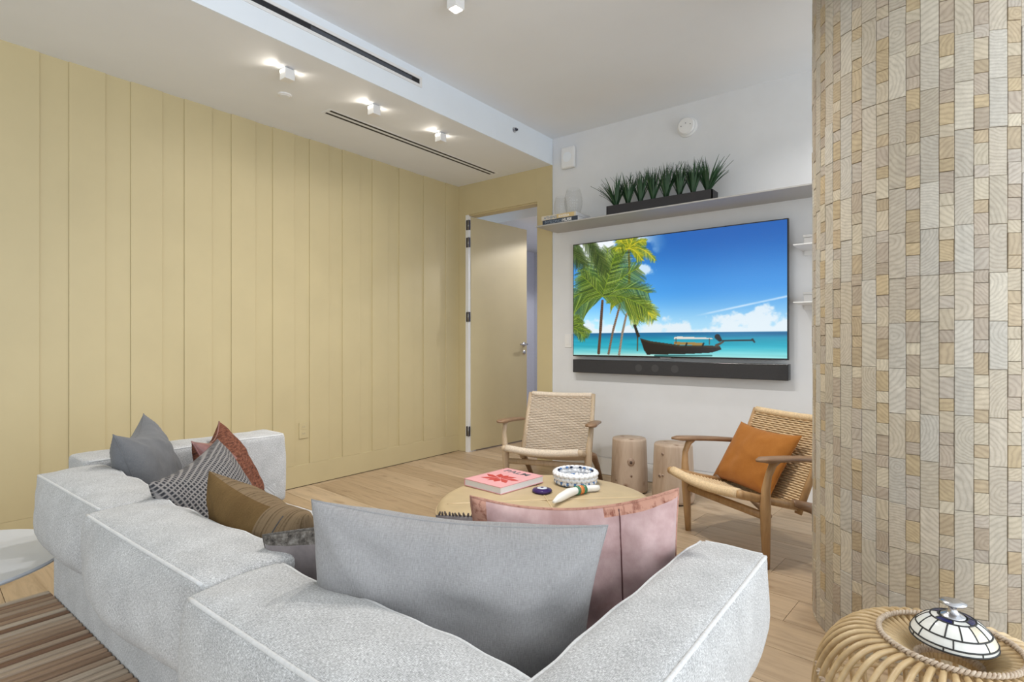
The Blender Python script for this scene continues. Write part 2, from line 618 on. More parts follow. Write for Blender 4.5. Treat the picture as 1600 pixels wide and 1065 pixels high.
def text_part(name, txt, size, mat, parent, origin, xdir, ydir, bold=0.0, sx=1.0, center=False):
    """flat lettering as thin mesh, baseline origin at `origin`, running along xdir"""
    cu = bpy.data.curves.new(name, 'FONT')
    cu.body = txt
    cu.size = size
    cu.offset = bold
    cu.extrude = 0.0004
    cu.resolution_u = 3
    if center:
        cu.align_x = 'CENTER'
    tmp = bpy.data.objects.new(name + '_tmp', cu)
    me = bpy.data.meshes.new_from_object(tmp)
    bpy.data.objects.remove(tmp)
    bpy.data.curves.remove(cu)
    xd, yd = Vector(xdir).normalized(), Vector(ydir).normalized()
    zd = xd.cross(yd)
    o0 = Vector(origin)
    for v in me.vertices:
        c = v.co.copy()
        v.co = o0 + xd * c.x * sx + yd * c.y + zd * c.z
    me.materials.clear()
    me.materials.append(mat)
    o = bpy.data.objects.new(name, me)
    COL.objects.link(o)
    o.parent = parent
    return o


# ================================================================== THE SETTING
XL, YB = -3.946, 4.21          # left wall face, TV wall face
Z_SOF, Z_CEIL = 2.747, 2.985
X_SOF = -2.781
XR, YR = 2.6, -3.0             # window walls
HALL_Y = 7.0


# ---- floor with planks
def clip_poly(poly, inside, inter):
    out = []
    for i in range(len(poly)):
        a, b = poly[i - 1], poly[i]
        ia, ib = inside(a), inside(b)
        if ib:
            if not ia:
                out.append(inter(a, b))
            out.append(b)
        elif ia:
            out.append(inter(a, b))
    return out


def clip_rect(poly, x0, x1, y0, y1):
    for ax, lim, sgn in ((0, x0, 1), (0, x1, -1), (1, y0, 1), (1, y1, -1)):
        def ins(p):
            return (p[ax] - lim) * sgn >= -1e-9

        def itx(a, b):
            t = (lim - a[ax]) / (b[ax] - a[ax])
            return (a[0] + (b[0] - a[0]) * t, a[1] + (b[1] - a[1]) * t)
        poly = clip_poly(poly, ins, itx)
        if len(poly) < 3:
            return []
    return poly


floor = box('floor', (-5.0, XR, YR, HALL_Y, -0.06, -0.012), plain('subfloor', (0.05, 0.035, 0.02), 0.9))
tag(floor, 'wide pale oak plank floor', kind='structure')
pw = 0.235
cr, sr = math.cos(PLANK_ROT), math.sin(PLANK_ROT)
for r in range(-22, 32):
    y0 = r * pw + 0.06
    x = -7.0 - random.random() * 2
    while x < 4:
        ln = random.choice((1.6, 2.0, 2.4))
        q = [(x + .001, y0 + .0012), (x + ln - .001, y0 + .0012), (x + ln - .001, y0 + pw - .0012), (x + .001, y0 + pw - .0012)]
        q = [(a * cr - b * sr, a * sr + b * cr) for a, b in q]
        q = clip_rect(q, XL if q[0][1] < 4.0 else -4.9, XR - .02, YR + .02, HALL_Y - .02)
        if q:
            MB().prism(q, -0.012, 0.0).build('plank', M['floor'], floor)
        x += ln

# ---- left wall: flush stiles, recessed panels, bottom rail
wall_left = box('wall_left', (XL - 0.16, XL - 0.022, YR, YB + 0.14, 0, Z_CEIL), M['yellow'])
tag(wall_left, 'yellow painted board wall with recessed vertical panels', kind='structure')
RAIL = 0.172
box('bottom_rail', (XL - 0.022, XL, YR, YB - .015, 0.004, RAIL), M['yellow'], wall_left, 0.0015)
pitch, wrec = 0.3064, 0.1315
k0 = -14
for k in range(k0, 10):
    a = 1.121 + pitch * k
    box('recessed_panel', (XL - 0.022, XL - 0.008, a + .0006, a + wrec - .0006, RAIL, Z_SOF + .002), M['yellow'], wall_left)
    b1 = a + pitch if k < 9 else YB - .015
    box('stile', (XL - 0.022, XL, a + wrec, b1, RAIL + .0005, Z_SOF + .002), M['yellow'], wall_left, 0.0015)

# ---- back wall: yellow boarded door surround, then the white TV wall
wall_back = MB()
wall_back.box(X_SOF, XR, YB, YB + 0.12, 0.152, Z_CEIL)
wall_back.box(X_SOF, XR, YB + 0.008, YB + 0.12, 0.0, 0.152)
wall_back.box(XL - .02, -3.845, YB - 0.004, YB + 0.10, 0, Z_CEIL)
wall_back.box(-2.93, X_SOF, YB - 0.004, YB + 0.10, 0, Z_CEIL)
wall_back.box(-3.845, -2.93, YB - 0.004, YB + 0.10, 2.447, Z_CEIL)
wall_back = wall_back.build('wall_back', M['white_wall'])
tag(wall_back, 'white painted television wall', kind='structure')
ys0, ys1 = YB - 0.018, YB - 0.004
sur = box('trim_1', (-3.946, -3.846, ys0, ys1, 0.004, Z_SOF), M['yellow'], None, 0.0012)
tag(sur, 'yellow board surround framing the doorway', kind='structure')
box('header_board', (-3.846, -2.945, ys0, ys1, 2.437, Z_SOF), M['yellow'], sur, 0.0012)
box('side_board', (-2.945, X_SOF, ys0, ys1, 0.004, Z_SOF), M['yellow'], sur, 0.0012)
bb = box('baseboard_back', (X_SOF, XR, YB - 0.002, YB + 0.01, 0.004, 0.146), M['white_trim'], None, 0.001)
tag(bb, 'flush white baseboard under the television wall', kind='structure')

# ---- door frame and door leaf opening into the hall
jm = box('trim_2', (-3.846, -3.806, YB - 0.016, YB + 0.10, 0, 2.437), M['white_trim'], None, 0.001)
tag(jm, 'white metal door frame', kind='structure')
box('jamb', (-2.952, -2.93, YB - 0.004, YB + 0.10, 0, 2.437), M['yellow'], jm)
box('head_jamb', (-3.806, -2.952, YB - 0.004, YB + 0.10, 2.425, 2.447), M['yellow'], jm)
dang = math.atan2(0.92, 0.065) - PI / 2
door = thing('door_1', 'yellow door standing open into the hall', None, (-3.800, YB + 0.005, 0), dang)
del door['label']
door['label'] = 'yellow flush door standing open into the hall'
door['kind'] = 'structure'
box('door_leaf', (-0.046, 0.0, 0.012, 0.90, 0.014, 2.42), M['yellow'], door, 0.0015)
hd = MB()
hd.tube([(0.0, 0.845, 1.105), (0.055, 0.845, 1.105)], 0.010, 10)
hd.tube([(0.05, 0.852, 1.105), (0.052, 0.80, 1.105), (0.052, 0.73, 1.105)], 0.0095, 10)
hd.lathe([(0.001, 0), (0.026, 0), (0.026, .008), (0.001, .008)], 20)
v0 = len(hd.v) - 80
hd.v[v0:] = [(z, 0.845 + x, 1.105 + y) for x, y, z in hd.v[v0:]]
h1 = hd.build('handle', M['steel'], door, True)
lp = MB().lathe([(0.001, 0), (0.024, 0), (0.024, .007), (0.001, .007)], 20)
lp.v = [(z, 0.85 + x, 1.015 + y) for x, y, z in lp.v]
lp.build('lock_rosette', M['steel'], door, True)
for z in (2.331, 2.153, 1.39, 0.218):
    hg = MB()
    hg.box(-0.030, -0.004, -0.030, -0.022, z - .05, z + .05)
    hg.box(0.004, 0.014, -0.030, -0.012, z - .05, z + .05)
    h_ = hg.build('hinge', M['dark_steel'], door)
    MB().tube([(-0.001, -0.026, z - .052), (-0.001, -0.026, z + .052)], 0.006, 8).build('hinge_pin', M['steel'], h_, True)

# ---- hall behind the door
hall = MB()
hall.box(-5.0, -1.6, HALL_Y - .1, HALL_Y, 0, 2.75)
hall.box(-5.0, -4.9, YB + .12, HALL_Y, 0, 2.75)
hall.box(-2.55, -2.45, YB + .12, HALL_Y, 0, 2.75)
tag(hall.build('wall_hall', M['hall']), 'pale lilac-white hall walls beyond the door', kind='structure')
hc = MB().box(-5.0, -2.45, YB + .12, HALL_Y, 2.62, 2.70)
hc.box(-4.9, -3.35, 4.9, HALL_Y, 2.50, 2.62)
tag(hc.build('ceiling_hall', M['ceiling']), 'white ceiling of the hall', kind='structure')
hl = thing('hall_fill_light', 'added unseen downlight that brightens the hall', 'light', (-2.95, 5.7, 2.60))  # lamp added out of sight to brighten the hall
MB().lathe([(0.05, 0.0), (0.05, 0.02)], 20).build('trim_ring', M['white_plastic'], hl)
MB().lathe([(0.036, -0.001), (0.036, 0.0)], 20).build('lens', M['bulb_soft'], hl)
ld = bpy.data.lights.new('hall_fill_lamp', 'SPOT')
ld.energy, ld.spot_size, ld.shadow_soft_size, ld.color = 85, 2.6, 0.05, (0.98, 0.97, 1.0)
lo = bpy.data.objects.new('hall_fill_lamp', ld)
lo.location = (0, 0, -0.01)
COL.objects.link(lo)
lo.parent = hl

# ---- ceiling, soffit
ceil = box('ceiling', (-4.2, XR, YR, YB + .12, Z_CEIL, Z_CEIL + 0.1), M['ceiling'])
tag(ceil, 'flat off-white ceiling', kind='structure')
sof = MB().box(XL - .02, X_SOF - .012, YR, YB - .004, Z_SOF, Z_CEIL)
sof = sof.build('ceiling_soffit', M['ceiling'])
tag(sof, 'dropped soffit along the yellow wall', kind='structure')
box('soffit_face', (X_SOF - .012, X_SOF, YR, YB - .002, Z_SOF, Z_CEIL), M['soffit_side'], sof)

# ---- window walls out of view (frames the daylight comes through)
for nm, hor in (('window_1', False), ('window_2', True)):
    w = MB()
    if hor:
        a0, a1, c = XL, XR, YR
        n = 5
    else:
        a0, a1, c = YR, YB, XR
        n = 5
    for i in range(n + 1):
        p = a0 + (a1 - a0) * i / n
        (w.box(p - .03, p + .03, c - .04, c + .04, 0, Z_CEIL) if hor else w.box(c - .04, c + .04, p - .03, p + .03, 0, Z_CEIL))
    for z0, z1 in ((0, .08), (2.70, Z_CEIL)):
        (w.box(a0, a1, c - .04, c + .04, z0, z1) if hor else w.box(c - .04, c + .04, a0, a1, z0, z1))
    tag(w.build(nm, M['white_trim']), 'tall window wall frame', kind='structure')

# ================================================================== CEILING FITTINGS
d = thing('slot_diffuser', 'long dark slot air grille in the soffit side', 'air vent', (X_SOF, 1.7, 2.90))
fr = MB()
y0, y1 = -1.2, 0.89
fr.box(0, .006, y0, y1, .017, .035)
fr.box(0, .006, y0, y1, -.035, -.017)
fr.box(0, .006, y1 - .02, y1, -.017, .017)
fr.build('frame', M['white_trim'], d)
box('slot', (0, .0015, y0, y1 - .02, -.017, .017), M['dark_slot'], d)
box('blade', (0, .004, .05, y1 - .09, -.013, .008), M['slate_slot'], d)

d = thing('linear_diffuser', 'two-slot linear air diffuser under the soffit', 'air vent', (-3.375, 3.16, Z_SOF))
fr = MB()
for a, b in ((-.05, -.038), (-.014, .014), (.038, .05)):
    fr.box(a, b, -.90, .90, -.0015, 0)
fr.box(-.05, .05, -.92, -.90, -.0015, 0)
fr.box(-.05, .05, .90, .92, -.0015, 0)
fr.build('frame', M['ceiling'], d)
for a in (-.026, .026):
    box('slot', (a - .0115, a + .0115, -.90, .90, -.0016, 0), M['dark_slot'], d)

names = ['nearest of the three small white cube spotlights under the soffit', 'middle of the three small white cube spotlights under the soffit', 'white cube spotlight under the soffit closest to the door']
for i, y in enumerate((1.76, 2.393, 3.028)):
    s = thing('cube_spotlight', names[i], 'spotlight', (-3.037, y, Z_SOF), 0, 'cube spotlights under the soffit')
    box('body', (-.031, .031, -.031, .031, -.068, -.006), M['white_plastic'], s, 0.003)
    box('stem', (-.012, .012, -.012, .012, -.007, 0), M['white_plastic'], s)
    box('lens', (-.024, .024, -.0335, -.031, -.026, -.012), M['bulb'], s)
    box('lens', (-.024, .024, .031, .0325, -.020, -.012), M['bulb'], s)
    for sg, e in ((-1, 0.20), (1, 0.07)):
        ld = bpy.data.lights.new('spot_lamp', 'SPOT')
        ld.energy, ld.spot_size, ld.spot_blend, ld.shadow_soft_size, ld.color = e * 5.0, 2.4, 0.6, 0.012, (1, 0.90, 0.76)
        lo = bpy.data.objects.new('spot_lamp', ld)
        lo.location = (0, sg * .045, -.022)
        lo.rotation_euler = (sg * 1.25, 0, 0)
        COL.objects.link(lo)
        lo.parent = s
# main beams of the cube spotlights, washing the yellow boards
for y in (1.76, 2.393, 3.028):
    ld = bpy.data.lights.new('wash_lamp', 'SPOT')
    ld.energy, ld.spot_size, ld.spot_blend, ld.shadow_soft_size, ld.color = 11, 2.2, 1.0, 0.02, (1, 0.95, 0.88)
    lo = bpy.data.objects.new('wash_lamp', ld)
    lo.location = (-3.037, y, Z_SOF - .075)
    lo.rotation_euler = (0, -math.radians(-28), 0)
    COL.objects.link(lo)
c = thing('cover_plate', 'small round white cover plate on the soffit', 'cover plate', (-3.366, 1.933, Z_SOF))
MB().lathe([(.043, 0), (.043, -.006), (.038, -.010)], 28, cap0=False).build('disc', M['white_plastic'], c, False)
MB().lathe([(.031, -.0101), (.030, -.0125)], 28).build('center', M['ceiling'], c, False)
c = thing('sprinkler_head', 'small chrome sprinkler on the soffit side', 'sprinkler', (X_SOF, 3.624, 2.893))
q = MB().lathe([(.022, 0), (.022, .004), (.010, .007), (.010, .016), (.016, .018), (.016, .021)], 16)
q.v = [(z, x, y) for x, y, z in q.v]
q.build('rosette', M['steel'], c)
box('frame_arm', (.02, .034, -.012, -.006, -.008, .008), M['dark_steel'], c)
box('frame_arm', (.02, .034, .006, .012, -.008, .008), M['dark_steel'], c)
for i, (x, y, lab) in enumerate(((-2.039, 2.146, 'white cube ceiling light cut by the top edge of the picture'), (-1.45, 2.15, 'unseen cube ceiling light added above the ottoman for brightness'), (-0.30, 3.40, 'unseen cube ceiling light added behind the column for brightness'))):  # after the first, unseen lights added to brighten the deep room
    c = thing('ceiling_light', lab, 'light', (x, y, Z_CEIL), 0, 'cube ceiling lights')
    box('body', (-.034, .034, -.034, .034, -.07, -.004), M['white_plastic'], c, 0.003)
    box('lens', (-.025, .025, -.025, .025, -.0725, -.069), M['bulb_soft'], c)
    box('stem', (-.012, .012, -.012, .012, -.005, 0), M['white_plastic'], c)
    ld = bpy.data.lights.new('ceiling_lamp', 'SPOT')
    ld.energy, ld.spot_size, ld.spot_blend, ld.shadow_soft_size, ld.color = (100, 90, 45)[i], 2.5, 0.7, 0.05, (1, 0.965, 0.92)
    lo = bpy.data.objects.new('ceiling_lamp', ld)
    lo.location = (0, 0, -.08)
    COL.objects.link(lo)
    lo.parent = c

# ================================================================== WALL FITTINGS
# outlet in the recessed panel
o = thing('outlet', 'yellow painted electrical outlet on the board wall', 'outlet', (XL - .008, 2.424, 0.44))
box('plate', (0, .009, -.038, .038, -.062, .062), M['yellow'], o, 0.002)
for dz in (-.026, .026):
    sk = box('socket', (.009, .0115, -.018, .018, dz - .017, dz + .017), M['yellow'], o, 0.001)
    for dy in (-.007, .007):
        box('slit', (.0115, .0119, dy - .0012, dy + .0012, dz - .005, dz + .007), M['grey_plastic'], sk)
# switch
o = thing('light_switch', 'white rocker light switch left of the television', 'light switch', (-2.613, YB, 1.146))
box('plate', (-.036, .036, -.007, 0, -.06, .06), M['white_plastic'], o, 0.002)
box('rocker', (-.017, .017, -.011, -.007, -.033, .033), M['white_plastic'], o, 0.001)
# strobe / sounder
o = thing('wall_sounder', 'white rounded rectangular alarm sounder near the ceiling corner', 'alarm', (-2.60, YB, 2.775))
box('body', (-.068, .068, -.045, 0, -.095, .095), M['white_plastic'], o, 0.014)
gm = MB().lathe([(.001, 0), (.042, 0), (.044, .004), (.001, .005)], 28)
gm.v = [(x, -.045 - z, y) for x, y, z in gm.v]
gm.build('grille', M['ceiling'], o, False)
# smoke detector
o = thing('smoke_detector', 'round white smoke detector on the television wall', 'smoke detector', (-1.532, YB, 2.800))
for nm, pr in (('base', [(.001, 0), (.078, 0), (.078, .012), (.07, .016)]), ('cap', [(.066, .016), (.067, .034), (.058, .044), (.001, .046)])):
    q = MB().lathe(pr, 36, cap1=(nm == 'base'))
    q.v = [(x, -z, y) for x, y, z in q.v]
    q.build(nm, M['white_plastic'], o, False)
for dx, dz in ((-.036, .0), (.036, .004), (0, .018)):
    q = MB().lathe([(.004, 0), (.004, .002)], 10)
    q.v = [(x + dx, -z - .0455, y + dz) for x, y, z in q.v]
    q.build('vent_hole', M['grey_plastic'], o)

# shelf over the TV
SH_Z = 2.130
sh = thing('wall_shelf', 'long thin greige metal shelf above the television', 'shelf', (-1.2, YB, SH_Z))
box('shelf_plate', (-1.53, 1.5, -.345, 0, -.010, 0), M['shelf_metal'], sh, 0.001)
box('back_lip', (-1.53, 1.5, -.004, 0, 0, .03), M['shelf_metal'], sh)
for i, z in enumerate((1.766, 1.395)):
    s = thing('small_shelf', ('upper' if i == 0 else 'lower') + ' small white ledge between television and column', 'shelf', (-0.35, YB, z), 0, 'small white ledges')
    box('ledge', (-.385, .385, -.30, 0, -.008, 0), M['white_trim'], s, 0.001)
    box('bracket', (-.37, .37, -.012, 0, -.04, -.008), M['white_trim'], s)
    b = thing('storage_box', 'grey box on the ' + ('upper' if i == 0 else 'lower') + ' small white ledge', 'box', (-0.49, YB - .13, z), 0, 'grey boxes on ledges')
    box('box_body', (-.20, .20, -.08, .08, 0, .05), M['shelf_metal'], b, 0.003)
    box('lid', (-.203, .203, -.083, .083, .05, .066), M['shelf_metal'], b, 0.002)

# ================================================================== TELEVISION
TVY = 4.135


def at_tv(x, z):
    k = TVY / 4.2
    return x * k, CAM_H + (z - CAM_H) * k


tx0, tz0 = at_tv(-2.563, 1.009)
tx1, tz1 = at_tv(-0.819, 1.998)
tcx = (tx0 + tx1) / 2
tv = thing('television', 'large wall-mounted television showing a tropical beach', 'television', (tcx, TVY, tz0))
TW, TH = tx1 - tx0, tz1 - tz0
box('casing', (-TW / 2, TW / 2, .002, .03, 0, TH), M['black_gloss'], tv, 0.002)
box('wall_mount', (-.3, .3, .03, YB - TVY, TH * .3, TH * .7), M['black_gloss'], tv)


def paint_picture(nx=420, ny=238):
    y, x = np.mgrid[0:ny, 0:nx]
    X = x / (nx - 1)            # 0..1 left to right
    Y = 1 - y / (ny - 1)        # row 0 top: Y=1
    asp = nx / ny
    img = np.zeros((ny, nx, 3))

    def mixm(mask, col):
        nonlocal img
        col = np.asarray(col, float)
        img = img * (1 - mask[..., None]) + col * mask[..., None]

    def sstep(a, b, v):
        t = np.clip((v - a) / (b - a), 0, 1)
        return t * t * (3 - 2 * t)

    def fbm(sx, sy, seed, octv=5):
        r = np.random.default_rng(seed)
        out = np.zeros((ny, nx))
        amp, tot = 1.0, 0
        for o_ in range(octv):
            gx, gy = int(sx * 2 ** o_) + 3, int(sy * 2 ** o_) + 3
            g = r.random((gy, gx))
            fx, fy = X * (gx - 2), (1 - Y) * (gy - 2)
            ix, iy = fx.astype(int), fy.astype(int)
            tx, ty = fx - ix, fy - iy
            tx, ty = tx * tx * (3 - 2 * tx), ty * ty * (3 - 2 * ty)
            out += amp * ((g[iy, ix] * (1 - tx) + g[iy, ix + 1] * tx) * (1 - ty) + (g[iy + 1, ix] * (1 - tx) + g[iy + 1, ix + 1] * tx) * ty)
            tot += amp
            amp *= .55
        return out / tot

    HZ = 0.195
    # sky: light near the horizon, deep blue overhead, lighter to the left
    t = np.clip((Y - HZ) / (1 - HZ), 0, 1)
    lowc, midc, hic = np.array([.66, .85, .95]), np.array([.24, .58, .88]), np.array([.07, .36, .69])
    s1 = sstep(0, .45, t)[..., None]
    s2 = sstep(.35, 1.0, t)[..., None]
    img = lowc * (1 - s1) + midc * s1
    img = img * (1 - s2) + hic * s2
    img = img + (sstep(.75, 0, X) * .10)[..., None] * np.array([.8, 1.0, .9])
    n1 = fbm(6, 4, 1)
    # white cloud top left
    mixm(sstep(.44, .60, n1 + .30 * sstep(.42, .10, X) * sstep(.70, .98, Y) - .10) * sstep(.52, .30, X) * sstep(.60, .85, Y), (.93, .95, .97))
    # small cloud
    n2 = fbm(22, 14, 3)
    dd = np.sqrt(((X - .385) / .06) ** 2 + ((Y - .735 + .35 * (X - .385)) / .055) ** 2)
    mixm(sstep(1.1, .45, dd + (n2 - .5) * 1.6) * .9, (.86, .92, .97))
    # horizon clouds
    n3 = fbm(18, 12, 5, 6)
    top = .235 + .05 * sstep(.6, .95, X) + .075 * np.exp(-((X - .89) / .05) ** 2) + .05 * np.exp(-((X - .10) / .08) ** 2) + .02 * np.exp(-((X - .45) / .1) ** 2)
    mixm(sstep(top + .035, top - .025, Y + (n3 - .5) * .26) * .88, (.90, .93, .95))
    # contrail
    cy = .325 + (X - .63) * .33
    mixm(sstep(.012, .002, np.abs(Y - cy)) * sstep(.60, .75, X) * (.35 + .5 * n2), (.86, .92, .97))
    # sea
    n4 = fbm(4, 60, 8)
    ts = np.clip(Y / HZ, 0, 1)
    s = sstep(0, .55, ts)[..., None]
    sea = np.array([.56, .86, .86]) * (1 - s) + np.array([.05, .62, .72]) * s
    s = sstep(.62, 1.0, ts)[..., None]
    sea = sea * (1 - s) + np.array([.015, .40, .60]) * s
    sea = sea + ((n4 - .5) * .14)[..., None]
    m = sstep(HZ + .004, HZ - .004, Y)
    img = img * (1 - m[..., None]) + sea * m[..., None]
    mixm(sstep(.03, .0, Y + .035 * np.abs(X - .35)) * .6, (.80, .86, .80))

    P = np.stack([X * asp, Y], -1)

    def seg(a, b, wa, wb, col, soft=.004, op=1.0):
        a, b = np.array([a[0] * asp, a[1]]), np.array([b[0] * asp, b[1]])
        mw = max(wa, wb) + soft + .004
        c0 = int(max(0, (min(a[0], b[0]) - mw) / asp * (nx - 1)))
        c1 = int(min(nx, (max(a[0], b[0]) + mw) / asp * (nx - 1) + 2))
        r0 = int(max(0, (1 - max(a[1], b[1]) - mw) * (ny - 1)))
        r1 = int(min(ny, (1 - min(a[1], b[1]) + mw) * (ny - 1) + 2))
        if c1 <= c0 or r1 <= r0:
            return
        Q = P[r0:r1, c0:c1]
        ab = b - a
        tt = np.clip(((Q - a) @ ab) / (ab @ ab + 1e-9), 0, 1)
        dist = np.linalg.norm(Q - (a + tt[..., None] * ab), axis=-1)
        w = wa + (wb - wa) * tt
        mk = (sstep(w + soft, w - soft * .3, dist) * op)[..., None]
        img[r0:r1, c0:c1] = img[r0:r1, c0:c1] * (1 - mk) + np.asarray(col, float) * mk

    def poly(pts, col, soft=.004):
        pts = [(p[0] * asp, p[1]) for p in pts]
        ins = np.zeros(X.shape, bool)
        px, py = P[..., 0], P[..., 1]
        j = len(pts) - 1
        for i in range(len(pts)):
            xi, yi = pts[i]
            xj, yj = pts[j]
            if yi != yj:
                ins ^= ((yi > py) != (yj > py)) & (px < (xj - xi) * (py - yi) / (yj - yi) + xi)
            j = i
        mixm(ins.astype(float), col)

    r = random.Random(11)

    def frond(c, ang, length, droop, cols, w=.085, n=80):
        """arching palm frond with fine leaflets hanging from its rib"""
        px_, py_ = c[0] * asp, c[1]
        dx, dy = math.cos(ang), math.sin(ang)
        prev = None
        for i in range(n + 1):
            t_ = i / n
            qx = px_ + dx * length * t_
            qy = py_ + dy * length * t_ - droop * length * t_ * t_
            if prev:
                tx_, ty_ = qx - prev[0], qy - prev[1]
                L_ = math.hypot(tx_, ty_)
                tx_, ty_ = tx_ / L_, ty_ / L_
                seg((prev[0] / asp, prev[1]), (qx / asp, qy), .002, .002, cols[2 % len(cols)], .003)
                ll = w * (math.sin(PI * min(1, .12 + .80 * t_)) ** .7) * (.6 + .6 * r.random())
                for sg in (-1, 1):
                    nx_, ny_ = -ty_ * sg * .75 + tx_ * .8, tx_ * sg * .75 + ty_ * .8 - .35
                    cc = np.array(cols[r.randrange(len(cols))]) * r.uniform(.8, 1.2)
                    seg((qx / asp, qy), ((qx + nx_ * ll) / asp, qy + ny_ * ll), .0016, .0004, np.clip(cc, 0, 1), .0024, .62)
            prev = (qx, qy)

    G = [(.20, .32, .08), (.30, .45, .10), (.48, .58, .14), (.10, .19, .06), (.66, .74, .34), (.16, .26, .08), (.36, .44, .16)]
    GY = [(.42, .50, .06), (.74, .70, .10), (.84, .78, .18), (.20, .34, .05), (.58, .64, .10)]
    GD = [(.08, .15, .06), (.14, .24, .09), (.24, .34, .12), (.36, .42, .18)]
    for pts, col in (([(.145, .02), (.155, .22), (.166, .48)], (.38, .26, .20)), ([(.200, .015), (.225, .22), (.262, .44)], (.55, .44, .36)), ([(.257, .01), (.275, .20), (.297, .36)], (.68, .60, .52)), ([(.31, .62), (.312, .70), (.308, .90)], (.50, .38, .20))):
        wd_ = .013 if col[0] < .4 else .009
        for a, b in zip(pts[:-1], pts[1:]):
            seg(a, b, wd_, wd_ * .8, col)
            for k_ in range(14):
                t_ = k_ / 14
                qx, qy = a[0] + (b[0] - a[0]) * t_, a[1] + (b[1] - a[1]) * t_
                seg((qx - .005, qy), (qx + .003, qy - .005), .0022, .0015, tuple(v * .55 for v in col), .003)
    for ang, le, dr in ((2.8, .17, .3), (2.3, .16, .15), (1.8, .14, .0), (1.2, .16, .1), (.7, .20, .4), (.25, .24, .75), (3.1, .16, .8), (-.1, .12, .8)):
        frond((.308, .915), ang, le, dr, GY, .05)
    for ang, le, dr in ((.30, .30, .75), (.05, .26, .7), (-.6, .16, .5), (2.6, .15, .6)):
        frond((.285, .475), ang, le, dr, GY, .09)
    for ang, le, dr in ((2.9, .30, .75), (2.5, .36, .60), (2.1, .36, .15), (1.75, .40, .05), (1.45, .42, .03), (1.1, .46, .10), (.8, .46, .25), (.5, .46, .45), (.15, .40, .45), (2.3, .30, .1), (1.25, .38, .0)):
        frond((.166, .515), ang, le * 1.05, dr, G, .15, 110)
    for c_, ang, le, dr in (((.05, 1.06), -.75, .30, .35), ((.0, 1.05), -1.1, .26, .05), ((.09, 1.05), -.95, .30, .25), ((-.04, 1.03), -.9, .22, .1)):
        frond(c_, ang, le, dr, GD, .09)
    for ang, le in ((1.0, .17), (.5, .15), (.05, .20), (1.5, .14), (-.3, .16)):
        frond((-.02, .26), ang, le, .35, G, .06)
    # long-tail boat
    poly([(.365, .15), (.40, .13), (.52, .095), (.66, .085), (.735, .088), (.742, .06), (.70, .035), (.60, .022), (.47, .015), (.40, .012), (.385, .05)], (.10, .045, .035))
    poly([(.365, .15), (.42, .125), (.56, .092), (.735, .088), (.735, .075), (.56, .078), (.42, .108), (.37, .135)], (.20, .17, .12))
    poly([(.40, .055), (.55, .05), (.70, .052), (.74, .062), (.70, .035), (.60, .022), (.47, .015), (.40, .012)], (.06, .045, .035))
    poly([(.330, .262), (.343, .268), (.366, .165), (.352, .150)], (.14, .10, .06))
    seg((.353, .15), (.352, .045), .004, .004, (.30, .24, .10))
    poly([(.53, .120), (.66, .112), (.66, .09), (.53, .098)], (.62, .50, .25))
    seg((.585, .085), (.59, .107), .005, .005, (.08, .07, .06))
    seg((.66, .085), (.665, .107), .005, .005, (.08, .07, .06))
    poly([(.53, .155), (.55, .162), (.70, .150), (.705, .142), (.53, .143)], (.88, .86, .82))
    seg((.54, .145), (.54, .11), .002, .002, (.3, .25, .2))
    seg((.69, .142), (.69, .10), .002, .002, (.3, .25, .2))
    seg((.725, .158), (.735, .135), .020, .014, (.05, .05, .06))
    seg((.745, .128), (.87, .132), .004, .004, (.06, .05, .05))
    seg((.868, .138), (.876, .118), .006, .004, (.08, .06, .06))
    seg((.72, .09), (.75, .12), .010, .004, (.30, .24, .18))
    seg((.44, .004), (.70, .012), .006, .004, (.16, .42, .42))
    return np.clip(img, 0, 1)


img = paint_picture()
ny, nx = img.shape[:2]
img_lin = np.where(img <= 0.04045, img / 12.92, ((img + 0.055) / 1.055) ** 2.4)
bz = 0.008
gx = np.linspace(-TW / 2 + bz, TW / 2 - bz, nx)
gz = np.linspace(TH - bz, bz + .004, ny)
vs = np.zeros((ny, nx, 3))
vs[..., 0] = gx[None, :]
vs[..., 1] = 0.0
vs[..., 2] = gz[:, None]
idx = np.arange(ny * nx).reshape(ny, nx)
fs = np.stack([idx[1:, :-1], idx[1:, 1:], idx[:-1, 1:], idx[:-1, :-1]], -1).reshape(-1, 4)
cols4 = np.concatenate([img_lin.reshape(-1, 3), np.ones((ny * nx, 1))], 1)
scr = mesh_obj('screen', vs.reshape(-1, 3).tolist(), fs.tolist(), M['screen'], tv, vert_cols=cols4, colname='picture')
scr['label'] = 'screen picture of palms, turquoise sea and a long-tail boat'
box('logo_bar', (-.06, .03, -.003, .002, -.006, .002), M['grey_plastic'], tv)

bx0, bz0 = at_tv(-2.563, .866)
bx1, bz1 = at_tv(-.819, .980)
sb = thing('soundbar', 'long charcoal soundbar mounted under the television', 'soundbar', (tcx, TVY, bz0))
box('cabinet', (-TW / 2, TW / 2, .0, YB - TVY, 0, bz1 - bz0), M['black_gloss'], sb, 0.003)
box('grille_cloth', (-TW / 2 + .003, TW / 2 - .003, -.004, 0, .003, bz1 - bz0 - .003), M['charcoal'], sb, 0.0015)
for x in (-.24, -.10, .06):
    q = MB().lathe([(.001, 0), (.030, 0), (.030, .001), (.001, .001)], 20)
    q.v = [(a + x, -.0042 - c, b + (bz1 - bz0) / 2) for a, b, c in q.v]
    q.build('driver', plain('driver_cone', (0.055, 0.054, 0.056), 0.7), sb)

